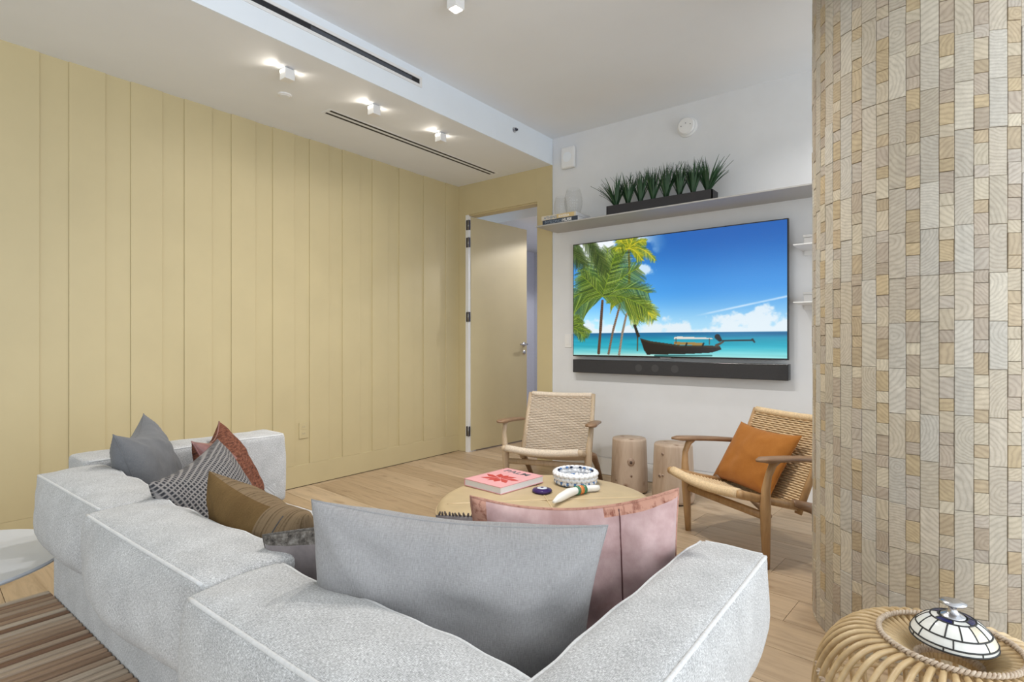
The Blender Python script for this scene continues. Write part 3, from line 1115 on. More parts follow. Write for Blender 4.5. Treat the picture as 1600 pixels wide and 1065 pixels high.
# ================================================================== SHELF OBJECTS
bk = thing('hardcover_book', 'navy hardcover book at the bottom of the shelf pile', 'book', (-2.49, 3.869, SH_Z), 0, 'books on the long shelf')
box('cover', (-.172, .172, 0, .25, 0, .036), M['cover_navy'], bk, 0.001)
box('pages', (-.168, .174, .006, .246, .003, .033), M['paper'], bk)
text_part('spine_title', 'MYKONOS', .034, M['ink_slate'], bk, (-.148, -.0006, .005), (1, 0, 0), (0, 0, 1), .0004, 1.12)
text_part('spine_title', 'MUSE', .034, M['ink_white'], bk, (.022, -.0006, .005), (1, 0, 0), (0, 0, 1), .0008, 1.15)
bk2 = thing('hardcover_book', 'cream and tan hardcover book on top of the navy one', 'book', (-2.50, 3.869, SH_Z + .0365), 0, 'books on the long shelf')
box('cover', (-.172, .165, 0, .25, 0, .036), M['cover_cream'], bk2, 0.001)
box('pages', (-.168, .167, .006, .246, .003, .033), M['paper'], bk2)
box('spine_band', (-.02, .15, -.0006, .001, .001, .035), M['cover_tan'], bk2)
text_part('spine_title', 'ATHENS', .032, M['ink_slate'], bk2, (-.148, -.0008, .006), (1, 0, 0), (0, 0, 1), .0003, 1.1)
text_part('spine_title', 'RIVIERA', .030, M['ink_white'], bk2, (.0, -.0012, .006), (1, 0, 0), (0, 0, 1), .0003, 1.0)
VZ = SH_Z + .073


def vase(name, label, loc, r, h):
    t = thing(name, label, 'vase', loc, 0, 'ribbed glass vases')
    pr_o, pr_i = [], []
    n = 44
    for i in range(n + 1):
        u = i / n
        rr = r * (0.62 + 0.40 * math.sin(PI * (0.10 + 0.80 * u)) ** 1.2)
        rb = rr + .0013 * math.sin(u * 2 * PI * 8)
        pr_o.append((rb, u * h))
        if u > .05:
            pr_i.append((rr - .0045, u * h))
    prof = [(.002, 0)] + pr_o
    MB().lathe(prof, 36, cap0=True, cap1=False).build('glass_body', M['glass'], t, True)
    return t


vase('glass_vase', 'smaller clear ribbed glass vase on the shelf books', (-2.575, 4.02, VZ), .056, .185)
vase('glass_vase', 'larger clear ribbed glass vase on the shelf books', (-2.435, 4.00, VZ), .074, .225)

# planter of spiky grass
PX0, PX1, PYF, PYB, PT = -2.10, -1.262, 3.955, 4.08, SH_Z + .092
pl = thing('grass_planter', 'long dark planter of spiky green grass on the shelf', 'planter', ((PX0 + PX1) / 2, (PYF + PYB) / 2, SH_Z))
hx, hy = (PX1 - PX0) / 2, (PYB - PYF) / 2
q = MB()
q.box(-hx, hx, -hy, -hy + .008, 0, .092)
q.box(-hx, hx, hy - .008, hy, 0, .092)
q.box(-hx, -hx + .008, -hy, hy, 0, .092)
q.box(hx - .008, hx, -hy, hy, 0, .092)
q.box(-hx, hx, -hy, hy, 0, .008)
q.build('trough', M['planter'], pl)
box('soil', (-hx + .008, hx - .008, -hy + .008, hy - .008, .06, .082), M['soil'], pl)
for k in range(8):
    cx = -hx + .055 + (2 * hx - .11) * k / 7
    g = MB()
    for i in range(58):
        az = random.random() * 2 * PI
        end = (k == 0 and math.cos(az) < 0) or (k == 7 and math.cos(az) > 0)
        lean = random.uniform(.10, .55) if not end else random.uniform(.35, 1.0)
        ln = random.uniform(.17, .285)
        w = random.uniform(.0065, .010)
        dx, dy = math.cos(az), math.sin(az) * .55
        sidx, sidy = -math.sin(az), math.cos(az)
        pts = []
        nseg = 5
        for s in range(nseg + 1):
            u = s / nseg
            rr = .008 + ln * math.sin(lean) * (u ** 1.35)
            zz = .078 + ln * u * math.cos(lean * .75 * (.6 + .4 * u))
            ww = w * (1 - u ** 1.6) + .0004
            c = (cx + dx * rr, dy * rr * .9, zz)
            yclamp = lambda v: min(v, YB - .006 - (PYF + PYB) / 2)
            pts.append(((c[0] - sidx * ww, yclamp(c[1] - sidy * ww), c[2] + .002), (c[0], yclamp(c[1]), c[2]), (c[0] + sidx * ww, yclamp(c[1] + sidy * ww), c[2] + .002)))
        vs, fs = [], []
        for a in pts:
            vs += list(a)
        for s in range(nseg):
            for j in range(2):
                fs.append((s * 3 + j, s * 3 + j + 1, (s + 1) * 3 + j + 1, (s + 1) * 3 + j))
        # underside
        nvs = len(vs)
        vs += [(a[0], a[1], a[2] - .0012) for a in vs]
        fs += [tuple(reversed([i_ + nvs for i_ in f_])) for f_ in fs]
        g.add(vs, fs)
    g.build('grass_tuft', M['leaf'], pl, True)

# ================================================================== WOOD-BLOCK COLUMN
CX, CY, CR = -0.0132, 2.7095, 0.4153
colm = thing('wood_block_column', 'round column clad in end-grain wood blocks', 'column', (CX, CY, 0))
MB().lathe([(CR - .012, 0), (CR - .012, Z_CEIL)], 96).build('core', M['block_core'], colm, True)
NP = 29
pair = 2 * PI / NP
wide_a = math.radians(6.95)
a_ref = math.radians(-94.55)
WIDE_T = [(0.54, 0.48, 0.39), (0.52, 0.475, 0.40), (0.57, 0.52, 0.43), (0.52, 0.46, 0.365), (0.55, 0.515, 0.45)]
NAR_T = [(0.49, 0.39, 0.26), (0.47, 0.395, 0.315), (0.56, 0.48, 0.36), (0.52, 0.41, 0.255), (0.46, 0.38, 0.29), (0.59, 0.52, 0.40), (0.50, 0.44, 0.37)]
blocks = []   # (a0,a1,z0,z1,wide)
for p in range(NP):
    a0 = a_ref + p * pair
    z = 1.207 - .1545 * 8 + random.uniform(-.004, .004)
    while z < Z_CEIL:
        blocks.append((a0, a0 + wide_a, max(z, 0.0), min(z + .1545, Z_CEIL), True))
        z += .1545
    z = -random.random() * .11
    small = random.random() < .5
    while z < Z_CEIL:
        hgt = .0415 if small else .0707
        if z + hgt > .004:
            blocks.append((a0 + wide_a, a0 + pair, max(z, 0.0), min(z + hgt, Z_CEIL), False))
        z += hgt
        small = not small
Fv = Vector((-math.sin(YAW), math.cos(YAW), 0))
Rv = Vector((math.cos(YAW), math.sin(YAW), 0))


def block_score(b):
    a0, a1, z0, z1, wd = b
    am = (a0 + a1) / 2
    n = Vector((math.cos(am), math.sin(am), 0))
    p = Vector((CX, CY, 0)) + n * CR
    dep = p.dot(Fv)
    vx = 800 + 860 * p.dot(Rv) / dep
    if vx < 1240 or vx > 1625 or n.dot(-p) <= 0:
        return 0.0
    y0 = 532.5 - 860 * (z1 - CAM_H) / dep
    y1 = 532.5 - 860 * (z0 - CAM_H) / dep
    vis = max(0, min(y1, 1065) - max(y0, 0))
    return vis * (a1 - a0) * CR * 860 / dep * n.dot(-p) / p.length


def block_geo(b, mb_v, mb_f, uv, cols):
    a0, a1, z0, z1, wd = b
    g = .00055
    ga = g / CR
    pr = CR + random.uniform(-.0022, .0012)
    base = len(mb_v)
    ins, insa = .0012, .0012 / CR
    n = 2
    loop_o = []
    for zz, i_in in ((z0 + g, 0), (z1 - g, 0)):
        for j in range(n + 1):
            a = a0 + ga + (a1 - a0 - 2 * ga) * j / n
            loop_o.append((a, zz))
    ou, ov = random.uniform(-.10, .10), random.uniform(-.16, .16)
    k = random.uniform(.55, 1.15)
    am, zm = (a0 + a1) / 2, (z0 + z1) / 2
    # rings: back, chamfer edge, front
    for lev, (rr, di) in enumerate(((CR - .013, 0), (pr - .0012, 0), (pr, 1))):
        for (a, zz) in loop_o:
            aa = am + (a - am) * (1 - di * insa / ((a1 - a0) / 2))
            z_ = zm + (zz - zm) * (1 - di * ins / max((z1 - z0) / 2, .004))
            mb_v.append((rr * math.cos(aa), rr * math.sin(aa), z_))
            uv.append(((aa - am) * CR * k + ou, (z_ - zm) * k + ov))
    m = 2 * (n + 1)
    ring = list(range(0, n + 1)) + list(range(m - 1, n, -1))
    ft = []
    for lev in range(2):
        for i in range(len(ring)):
            j = (i + 1) % len(ring)
            ft.append((lev * m + ring[i], lev * m + ring[j], (lev + 1) * m + ring[j], (lev + 1) * m + ring[i]))
    for j in range(n):
        ft.append((2 * m + j, 2 * m + j + 1, 2 * m + n + 1 + j + 1, 2 * m + n + 1 + j))
    t = random.choice(WIDE_T if wd else NAR_T)
    v = random.uniform(.80, .95)
    for f_ in ft:
        mb_f.append(tuple(base + i for i in f_))
        cols.append((t[0] * v, t[1] * v, t[2] * v))


scored = sorted(range(len(blocks)), key=lambda i: -block_score(blocks[i]))
single = set(i for i in scored[:300] if block_score(blocks[i]) > 0)
rv, rf, ru, rc = [], [], [], []
for i, b in enumerate(blocks):
    if i in single:
        v_, f_, u_, c_ = [], [], [], []
        block_geo(b, v_, f_, u_, c_)
        mesh_obj('wood_block', v_, f_, M['block'], colm, uvs=u_, face_cols=c_)
    else:
        block_geo(b, rv, rf, ru, rc)
rest = mesh_obj('wood_block_rest', rv, rf, M['block'], colm, uvs=ru, face_cols=rc)
rest['kind'] = 'stuff'
rest.name = 'small_wood_blocks'


# ================================================================== EASY CHAIRS
def woven(mb, S, nu, rows, r=.0046, amp=.0032, seg=3):
    """cords running along u over/under; S(u,v)->(point, normal)"""
    for j in range(rows):
        v = (j + .5) / rows
        pts = []
        N = nu * seg
        for i in range(N + 1):
            u = i / N
            p, n = S(u, v)
            o = math.cos(PI * u * nu + PI * (j % 2)) * amp
            pts.append(p + n * o)
        mb.tube(pts, r, 5, cap=False)


def sheet(mb, S, nu, nv, off, thick):
    vs, fs, n = [], [], (nu + 1) * (nv + 1)
    for lay in (0, 1):
        for j in range(nv + 1):
            for i in range(nu + 1):
                p, nn = S(i / nu, j / nv)
                vs.append(p + nn * (off - lay * thick))
    for j in range(nv):
        for i in range(nu):
            a = j * (nu + 1) + i
            fs.append((a, a + 1, a + nu + 2, a + nu + 1))
            fs.append((n + a + nu + 1, n + a + nu + 2, n + a + 1, n + a))
    for i in range(nu):
        fs.append((i, n + i, n + i + 1, i + 1))
        a = nv * (nu + 1) + i
        fs.append((a + 1, n + a + 1, n + a, a))
    for j in range(nv):
        a = j * (nu + 1)
        fs.append((a + nu + 1, n + a + nu + 1, n + a, a))
        a += nu
        fs.append((a, n + a, n + a + nu + 1, a + nu + 1))
    mb.add(vs, fs)


def seat_S(u, v):
    x = (u - .5) * .53
    y = -.395 + .415 * v
    z = .384 - .120 * v - .022 * math.sin(PI * u) * (.7 + .3 * math.sin(PI * v))
    n = Vector((-(u - .5) * .10, .27, .96)).normalized()
    return Vector((x, y, z)), n


def back_S(u, v):
    x = (u - .5) * .51
    y = .012 + .205 * v + .018 * math.sin(PI * u)
    z = .255 + .445 * v - .008 * math.sin(PI * u) * v
    n = Vector((0, -.91, .41)).normalized()
    return Vector((x, y, z)), n


def make_chair(label, woodm, cordm, armm, loc, rz):
    t = thing('easy_chair', label, 'chair', loc, rz)
    for s in (-1, 1):
        # front leg: thick at the seat, flaring under the arm
        MB().tube([(s * .300, -.255, 0.0), (s * .303, -.262, .16), (s * .306, -.268, .31), (s * .312, -.270, .40), (s * .320, -.262, .47), (s * .322, -.235, .525), (s * .322, -.20, .540)],
                  [.017, .023, .027, .021, .0165, .019, .014], 10).build('front_leg', woodm, t, True)
        # rear leg, stout, running from the side rail down and back
        MB().tube([(s * .286, -.06, .305), (s * .288, .06, .268), (s * .29, .20, .17), (s * .293, .38, .012)], [.020, .027, .022, .017], 10).build('rear_leg', armm, t, True)
        # side rail
        MB().tube([(s * .272, -.412, .382), (s * .274, -.40, .380), (s * .277, -.20, .326), (s * .281, .08, .262)], [.019, .0225, .020, .018], 10).build('side_rail', woodm, t, True)
        # back stile
        MB().tube([(s * .262, .0, .235), (s * .262, .12, .47), (s * .258, .232, .722)], [.019, .018, .016], 10).build('back_stile', woodm, t, True)
        # arm paddle
        n = 10
        vs, fs = [], []
        for i in range(n + 1):
            u = i / n
            y = -.345 + u * .50
            z = .556 - .040 * u + .006 * math.sin(PI * u)
            hw = .012 + .029 * min(1, (u / .06) ** .5) * (1 - .45 * max(0, u - .15)) if u > 0 else .012
            x = s * (.332 - .028 * u)
            th = .0135 if 0 < i < n else .007
            for k in range(12):
                a = 2 * PI * k / 12
                ca, sa = math.cos(a), math.sin(a)
                vs.append((x + hw * math.copysign(abs(ca) ** .6, ca), y, z + th * math.copysign(abs(sa) ** .6, sa)))
        for i in range(n):
            for k in range(12):
                k2 = (k + 1) % 12
                fs.append((i * 12 + k, i * 12 + k2, (i + 1) * 12 + k2, (i + 1) * 12 + k))
        fs.append(tuple(range(12))[::-1])
        fs.append(tuple(n * 12 + k for k in range(12)))
        MB().add(vs, fs).build('armrest', armm, t, True)
    MB().tube([(-.300, -.262, .262), (.300, -.262, .262)], .0165, 10, flat=1.25).build('front_stretcher', woodm, t, True)
    MB().tube([(-.286, .085, .245), (.286, .085, .245)], .016, 10).build('rear_stretcher', woodm, t, True)
    rl = MB().tube([(x, -.394, .381 - .022 * math.cos(PI * x / .53)) for x in np.linspace(-.262, .262, 14)], .026, 12)
    rl.build('front_rail', cordm, t, True)
    # cord-wrapped top rail
    MB().tube([(x, .222 + .018 * math.cos(PI * x / .52), .716 - .008 * math.cos(PI * x / .52)) for x in np.linspace(-.245, .245, 12)], .020, 12).build('top_rail', cordm, t, True)
    mb = MB()
    sheet(mb, seat_S, 12, 8, -.008, .012)
    woven(mb, seat_S, 20, 34, .0052, .0045)
    mb.build('woven_seat', cordm, t, True)
    mb = MB()
    sheet(mb, back_S, 12, 8, -.008, .012)
    woven(mb, back_S, 20, 36, .0052, .0045)
    mb.build('woven_back', cordm, t, True)
    return t


make_chair('pale oak easy chair with empty woven cord seat in front of the door', M['oak_pale'], M['cord_pale'], M['oak_arm'], (-2.318, 3.535, 0), math.radians(19.5))
make_chair('warm oak easy chair with woven cord seat holding the amber pillow', M['oak_warm'], M['cord_warm'], M['oak_arm'], (-0.803, 3.345, 0), math.radians(-31.5))


# ================================================================== STUMPS
M['knot_rim'] = wood('knot_rim', (0.30, 0.20, 0.14), (0.47, 0.35, 0.26), (60, 60, 60))
M['knot_core'] = plain('knot_core', (0.10, 0.065, 0.05), 0.8)


def stump(label, loc, r, h, seed, knots, n=48):
    t = thing('wood_stump', label, 'stump stool', loc, 0, 'bleached wood stumps')
    MB().lathe([(r * .90, 0), (r * .92, .012)], n).build('base_ring', M['black_gloss'], t)
    vs, fs = [], []
    lv = [(1.0, .012), (1.02, .03), (1.0, .12), (.975, .22), (.95, .32), (.925, h - .012), (.895, h)]
    for q, (rr, z) in enumerate(lv):
        for k in range(n):
            a = 2 * PI * k / n
            w = 1 + .03 * noise.noise(Vector((math.cos(a) * 1.3 + seed, math.sin(a) * 1.3, z * 1.5))) + .012 * noise.noise(Vector((math.cos(a) * 4 + seed, math.sin(a) * 4, z * 3)))
            vs.append((r * rr * w * math.cos(a), r * rr * w * math.sin(a), z))
    for i in range(len(lv) - 1):
        for k in range(n):
            k2 = (k + 1) % n
            fs.append((i * n + k, i * n + k2, (i + 1) * n + k2, (i + 1) * n + k))
    vs.append((0, 0, h + .001))
    top = (len(lv) - 1) * n
    fs += [(top + k, top + (k + 1) % n, len(vs) - 1) for k in range(n)]
    fs.append(tuple(range(n))[::-1])
    MB().add(vs, fs).build('trunk', M['stump'], t, True)
    for (az, z, rk, dk_) in knots:
        for rr_, mt_, pr_ in ((rk, M['knot_rim'], .003), (rk * .45, M['knot_core'], .005)):
            q = MB().lathe([(.0005, pr_), (rr_ * .7, pr_), (rr_, pr_ - .012)], 16, cap1=False)
            ca_, sa_ = math.cos(az), math.sin(az)
            rs = r * (.985 if z < .25 else .955) * 1.0
            q.v = [((rs + c_) * ca_ - a_ * sa_, (rs + c_) * sa_ + a_ * ca_, z + b_ * 1.15) for a_, b_, c_ in q.v]
            q.build('knot', mt_, t, True)
    return t


stump('pale round log stool next to the chair in front of the door', (-1.862, 3.87, 0), .136, .405, 1.0, ((-1.02, .245, .030, 0), (-1.00, .145, .012, 0), (-1.9, .10, .010, 0)))
stump('pale round log stool behind the left arm of the amber-pillow chair', (-1.495, 3.82, 0), .144, .412, 5.3, ((-1.75, .355, .012, 0), (-1.9, .20, .016, 0), (-1.72, .205, .010, 0), (-.55, .36, .014, 0)))

# ================================================================== OTTOMAN and what lies on it
OT = Vector((-1.555, 2.30, 0))
OTZ = .345
ot = thing('leather_ottoman', 'large round tan leather ottoman used as a coffee table', 'ottoman', OT)
ORAD = .555
prof_n, seg_n = 22, 96
seam_a = YAW + .12
vs, fs = [], []
rings = [(r, OTZ) for r in np.linspace(.0, ORAD - .05, 14)[1:]]
for i in range(7):
    a = PI / 2 * (i + 1) / 7
    rings.append((ORAD - .05 + .05 * math.sin(a), OTZ - .05 + .05 * math.cos(a)))
rings += [(ORAD + .006, .22), (ORAD + .006, .14), (ORAD - .006, .07), (ORAD - .03, .035)]
vs.append((0, 0, OTZ - .006))
for (r, z) in rings:
    for k in range(seg_n):
        a = 2 * PI * k / seg_n
        dz = 0
        if z > OTZ - .03:
            dd = min(abs(r * math.sin(a - seam_a)), abs(r * math.cos(a - seam_a)))
            dz = .006 * (1 - math.exp(-(dd / .035) ** 1.2)) - .006 + .004 * (1 - (r / ORAD) ** 2)
        vs.append((r * math.cos(a), r * math.sin(a), z + dz))
for k in range(seg_n):
    fs.append((0, 1 + k, 1 + (k + 1) % seg_n))
for i in range(len(rings) - 1):
    for k in range(seg_n):
        k2 = (k + 1) % seg_n
        fs.append((1 + i * seg_n + k, 1 + (i + 1) * seg_n + k, 1 + (i + 1) * seg_n + k2, 1 + i * seg_n + k2))
MB().add(vs, fs).build('upholstered_body', M['leather'], ot, True)
for aa in (seam_a, seam_a + PI / 2):
    pts = [(r * math.cos(aa), r * math.sin(aa), OTZ - .0055 + .004 * (1 - (r / ORAD) ** 2)) for r in np.linspace(-.50, .50, 24)]
    MB().tube(pts, .0038, 6).build('seam_piping', M['leather_pipe'], ot, True)
MB().tube([(ORAD * math.cos(a) * .993, ORAD * math.sin(a) * .993, OTZ - .038) for a in np.linspace(0, 2 * PI, 97)[:-1]], .005, 6, closed=True).build('edge_piping', M['leather_pipe'], ot, True)
for k in range(4):
    a = PI / 4 + k * PI / 2
    MB().lathe([(.022, 0), (.026, .04)], 16, (.42 * math.cos(a), .42 * math.sin(a), 0)).build('foot', M['oak_arm'], ot)
OTOP = OTZ + .0015

# book PALM: corners measured on the ottoman top
bc = Vector((-1.905, 2.395, OTOP + .003))
ux = Vector((.285, -.026, 0)).normalized()
brz = math.atan2(-.026 * 1.0, .285)
bk = thing('art_book', 'pink hardcover book titled PALM lying on the ottoman', 'book', bc, brz)
BW, BD, BT = .278, .345, .038
box('cover', (-BW / 2, BW / 2, -BD / 2, BD / 2, BT - .004, BT), M['pink_cover'], bk, .0008)
box('cover_back', (-BW / 2, BW / 2, -BD / 2, BD / 2, 0, .004), M['pink_cover'], bk, .0008)
box('spine', (-BW / 2 - .002, -BW / 2 + .003, -BD / 2, BD / 2, 0, BT), M['pink_cover'], bk, .0008)
box('pages', (-BW / 2 + .003, BW / 2 - .003, -BD / 2 + .003, BD / 2 - .003, .004, BT - .004), M['paper'], bk)
# cover lettering reads toward the reader on the near-left side: along the far edge
text_part('title', 'PALM', .062, M['ink_grey'], bk, (-BW / 2 + .035, BD / 2 - .075, BT + .0003), (1, 0, 0), (0, 1, 0), .0009, 1.22)
fl = MB()
for i in range(9):
    a = i * 2 * PI / 9 + .2
    L1 = .098 * (1 + .25 * math.cos(2 * a))
    w = .025
    p0 = (0.0, -.035)
    ca, sa = math.cos(a), math.sin(a)
    poly_ = [(p0[0] + ca * .006, p0[1] + sa * .006), (p0[0] + ca * L1 * .6 - sa * w, p0[1] + sa * L1 * .6 + ca * w), (p0[0] + ca * L1, p0[1] + sa * L1), (p0[0] + ca * L1 * .7 + sa * w * .6, p0[1] + sa * L1 * .7 - ca * w * .6)]
    fl.prism(poly_, BT, BT + .0006)
fl.build('palm_motif', M['red_print'], bk)

dk = thing('eye_paperweight', 'dark violet glass disc with pale centre beside the pink book', 'paperweight', (-1.649, 2.393, OTOP))
MB().lathe([(.030, 0), (.050, .003), (.054, .010), (.048, .018), (.030, .022), (.002, .023)], 36).build('glass_disc', M['purple_glass'], dk, True)
MB().lathe([(.0275, .0218), (.024, .0245), (.002, .0255)], 30).build('pale_ring', M['pale_glass'], dk, True)
MB().lathe([(.009, .0252), (.007, .0270), (.001, .0272)], 20).build('pupil', M['purple_glass'], dk, True)

bw = thing('braided_bowl', 'white and blue braided ceramic bowl on the ottoman', 'bowl', (-1.600, 2.650, OTOP + .004))
MB().lathe([(.06, 0), (.098, .004), (.100, .012), (.06, .010), (.002, .010)], 40).build('bowl_floor', M['ceramic'], bw, True)
for j in range(3):
    for ph in (0, 2 * PI / 3, 4 * PI / 3):
        pts = []
        for i in range(120):
            a = 2 * PI * i / 120
            w = math.sin(a * 9 + ph + j)
            rr = .106 + .004 * j + .007 * math.cos(2 * (a * 9 + ph + j))
            pts.append((rr * math.cos(a), rr * math.sin(a), .0155 + j * .0215 + .0095 * w))
        mt = M['ceramic_blue'] if (j == 0 and ph == 0) else M['ceramic']
        MB().tube(pts, .0085, 7, closed=True).build('braided_coil', mt, bw, True)
for i in range(24):
    a = 2 * PI * i / 24
    if i % 3 == 2:
        continue
    q = MB().lathe([(.001, -.004), (.0075, -.002), (.0075, .002), (.001, .004)], 8)
    rr = .098
    q.v = [(x * 1.1 + rr * math.cos(a), y * 1.1 + rr * math.sin(a), z * 1.6 + .066 + .006 * math.sin(12 * a)) for x, y, z in q.v]
    q.build('blue_mark', M['ceramic_navy'] if i % 2 else M['ceramic_blue'], bw, True)

bn = thing('bone_ornament', 'white carved bone ornament with green and orange bands', 'ornament', (-1.47, 2.43, OTOP))
pts = [(.012, -.215, .024), (-.002, -.14, .024), (-.012, -.04, .026), (-.006, .03, .024), (.012, .09, .022), (.04, .14, .02), (.052, .158, .02)]
MB().tube(pts, [.008, .020, .023, .018, .017, .018, .014], 12).build('bone_shaft', M['bone'], bn, True)
for t0, t1, mt in (((-.006, .020, .0245), (-.003, .038, .0238), 'green_bead'), ((-.003, .038, .0238), (.005, .062, .0230), 'orange_bead'), ((.005, .062, .0230), (.0115, .080, .0224), 'green_bead')):
    MB().tube([t0, t1], .0232, 14).build('enamel_band', M[mt], bn, True)


# ================================================================== SOFA
def softbox(x0, x1, y0, y1, z0, z1, r=.03, bulge=None, nseg=(20, 14, 14), seed=0.0, wr=.004, taper=None):
    """rounded box with puffed faces. bulge = dict of face -> amount for -x,+x,-y,+y,-z,+z. Returns MB and its deform function."""
    c = Vector(((x0 + x1) / 2, (y0 + y1) / 2, (z0 + z1) / 2))
    h = Vector(((x1 - x0) / 2, (y1 - y0) / 2, (z1 - z0) / 2))
    bulge = bulge or {}

    def deform(q):
        e = (q.x / h.x, q.y / h.y, q.z / h.z)
        d = Vector(q)
        for ax in range(3):
            o1, o2 = [i for i in range(3) if i != ax]
            f = max(0, 1 - abs(e[o1]) ** 2.2) * max(0, 1 - abs(e[o2]) ** 2.2)
            key = ('-' if e[ax] < 0 else '+') + 'xyz'[ax]
            d[ax] += math.copysign(bulge.get(key, 0) * f * abs(e[ax]) ** 3, e[ax])
        if taper:
            k = taper(e)
            d.x += k[0]
            d.y += k[1]
            d.z += k[2]
        p = Vector((q.x * 5 + seed, q.y * 5, q.z * 5))
        nz = noise.noise(p) * wr + noise.noise(p * 2.7) * wr * .5
        nrm = Vector(q)
        if nrm.length > 0:
            d += Vector((e[0] ** 5, e[1] ** 5, e[2] ** 5)) * nz
        return d + c

    mb = MB()
    grid = [[math.sin(PI / 2 * s) for s in np.linspace(-1, 1, n + 1)] for n in nseg]
    for ax in range(3):
        o1, o2 = [i for i in range(3) if i != ax]
        for sg in (-1, 1):
            vs, uvs = [], []
            for a in grid[o1]:
                for b in grid[o2]:
                    e = [0, 0, 0]
                    e[ax], e[o1], e[o2] = sg, a, b
                    q = Vector((e[0] * h.x, e[1] * h.y, e[2] * h.z))
                    inn = Vector([max(-(h[i] - r), min(h[i] - r, q[i])) for i in range(3)])
                    dv = q - inn
                    if dv.length > 1e-9:
                        q = inn + dv.normalized() * r
                    p = deform(q)
                    vs.append(p)
                    uvs.append((p[o1], p[o2]))
            n2 = len(grid[o2])
            fs = []
            for i in range(len(grid[o1]) - 1):
                for j in range(n2 - 1):
                    f = (i * n2 + j, (i + 1) * n2 + j, (i + 1) * n2 + j + 1, i * n2 + j + 1)
                    if (sg > 0) == (ax == 1):
                        f = f[::-1]
                    fs.append(f)
            mb.add(vs, fs, uvs)

    def rim(edges=('-y', '+y'), pr=.0040):
        """piping laid along the named top edges"""
        k = r * (1 - math.sqrt(.5)) * 1.0 + .0005
        hx_, hy_, hz_ = h.x - k, h.y - k, h.z - k
        out = []
        for e_ in edges:
            n_ = 40
            if e_[1] == 'y':
                y_ = hy_ if e_[0] == '+' else -hy_
                ln = h.x - r * .9
                pts = [(-ln + 2 * ln * i / n_, y_, hz_) for i in range(n_ + 1)]
            else:
                x_ = hx_ if e_[0] == '+' else -hx_
                ln = h.y - r * .9
                pts = [(x_, -ln + 2 * ln * i / n_, hz_) for i in range(n_ + 1)]
            out.append(MB().tube([deform(Vector(p)) for p in pts], pr, 6))
        return out
    return mb, rim


sofa = thing('sofa', 'light grey linen sofa with piped back and arm cushions', 'sofa', (0, 0, 0))
SH = .700


def cushion_part(name, dims, parent, bulge, r=.035, nseg=(20, 14, 14), seed=0, wr=.006, pipe=('-y', '+y'), taper=None):
    mb, rim = softbox(*dims, r=r, bulge=bulge, nseg=nseg, seed=seed, wr=wr, taper=taper)
    o = mb.build(name, M['linen'], parent, True)
    for q in rim(pipe):
        q.build('piping', M['linen_pipe'], o, True)
    return o


# plinth, outer shell and seat
box('base', (-2.18, -.345, .485, 1.34, .03, .36), M['linen'], sofa, .03)
box('base_back', (-2.18, -.335, .478, .60, .03, .56), M['linen'], sofa, .03)
box('base_arm', (-.42, -.335, .52, 1.16, .03, .52), M['linen'], sofa, .03)
box('base_arm', (-2.62, -2.47, .72, 1.40, .03, .50), M['linen'], sofa, .03)
box('base_corner', (-2.56, -2.22, .70, 1.34, .03, .36), M['linen'], sofa, .02)
for x, y in ((-2.5, .8), (-2.15, .56), (-.42, .58), (-2.4, 1.28), (-.45, 1.2)):
    MB().lathe([(.02, 0), (.024, .035)], 12, (x, y, 0)).build('foot', M['oak_arm'], sofa)
cushion_part('seat_cushion', (-2.46, -1.44, .56, 1.39, .30, .40), sofa, {'+z': .018, '+y': .02}, .04, seed=1)
cushion_part('seat_cushion', (-1.44, -.43, .56, 1.39, .30, .40), sofa, {'+z': .018, '+y': .02}, .04, seed=2)


def lean_back(e):
    # cushions swell outward below the piping and tuck in at the bottom
    k = 0.0
    if e[2] < 0:
        k = .075 * (-e[2]) ** 2.2
    return (0, k if e[1] < 0 else 0, 0)


def lean_end(e):
    kx, ky, kz = lean_back(e)
    if e[0] < 0 and e[2] < .5:
        kx += .25 * ((.5 - e[2]) / 1.5) ** 2.2 * (-e[0]) ** 2
    return (kx, ky, kz)


for i, (xa, xb) in enumerate(((-2.415, -1.745), (-1.742, -1.052), (-1.049, -.315))):
    xm = (xa + xb) / 2
    yo = .436 - (xm + 1.05) * .052 + .004
    o = cushion_part('back_cushion', (xa, xb, yo - .012, yo + .172, .44, SH), sofa, {'-y': .042, '+z': .020, '+y': .02, '-x': .006, '+x': .006}, .016, (28, 18, 18), seed=3 + i, wr=.010, taper=lean_end if i == 0 else lean_back)


def arm_tuck(e):
    kx = .05 * (-e[2]) ** 2.2 if (e[2] < 0 and e[0] > 0) else 0
    ky = -.11 * (-e[2]) ** 2.0 if (e[2] < 0 and e[1] > 0) else 0
    return (-kx, ky * max(0, e[1]) ** 2, 0)


cushion_part('arm_cushion', (-.424, -.277, .46, 1.244, .44, SH), sofa, {'+x': .022, '+z': .008, '+y': .018, '-x': .008}, .015, (16, 28, 18), seed=9, wr=.007, taper=arm_tuck, pipe=('-x', '+x', '+y'))
cushion_part('arm_cushion', (-2.672, -2.475, .635, 1.43, .38, SH + .002), sofa, {'+x': .01, '+z': .008, '+y': .012, '-x': .015}, .018, (16, 28, 18), seed=12, wr=.005, pipe=('-x', '+x', '+y'))


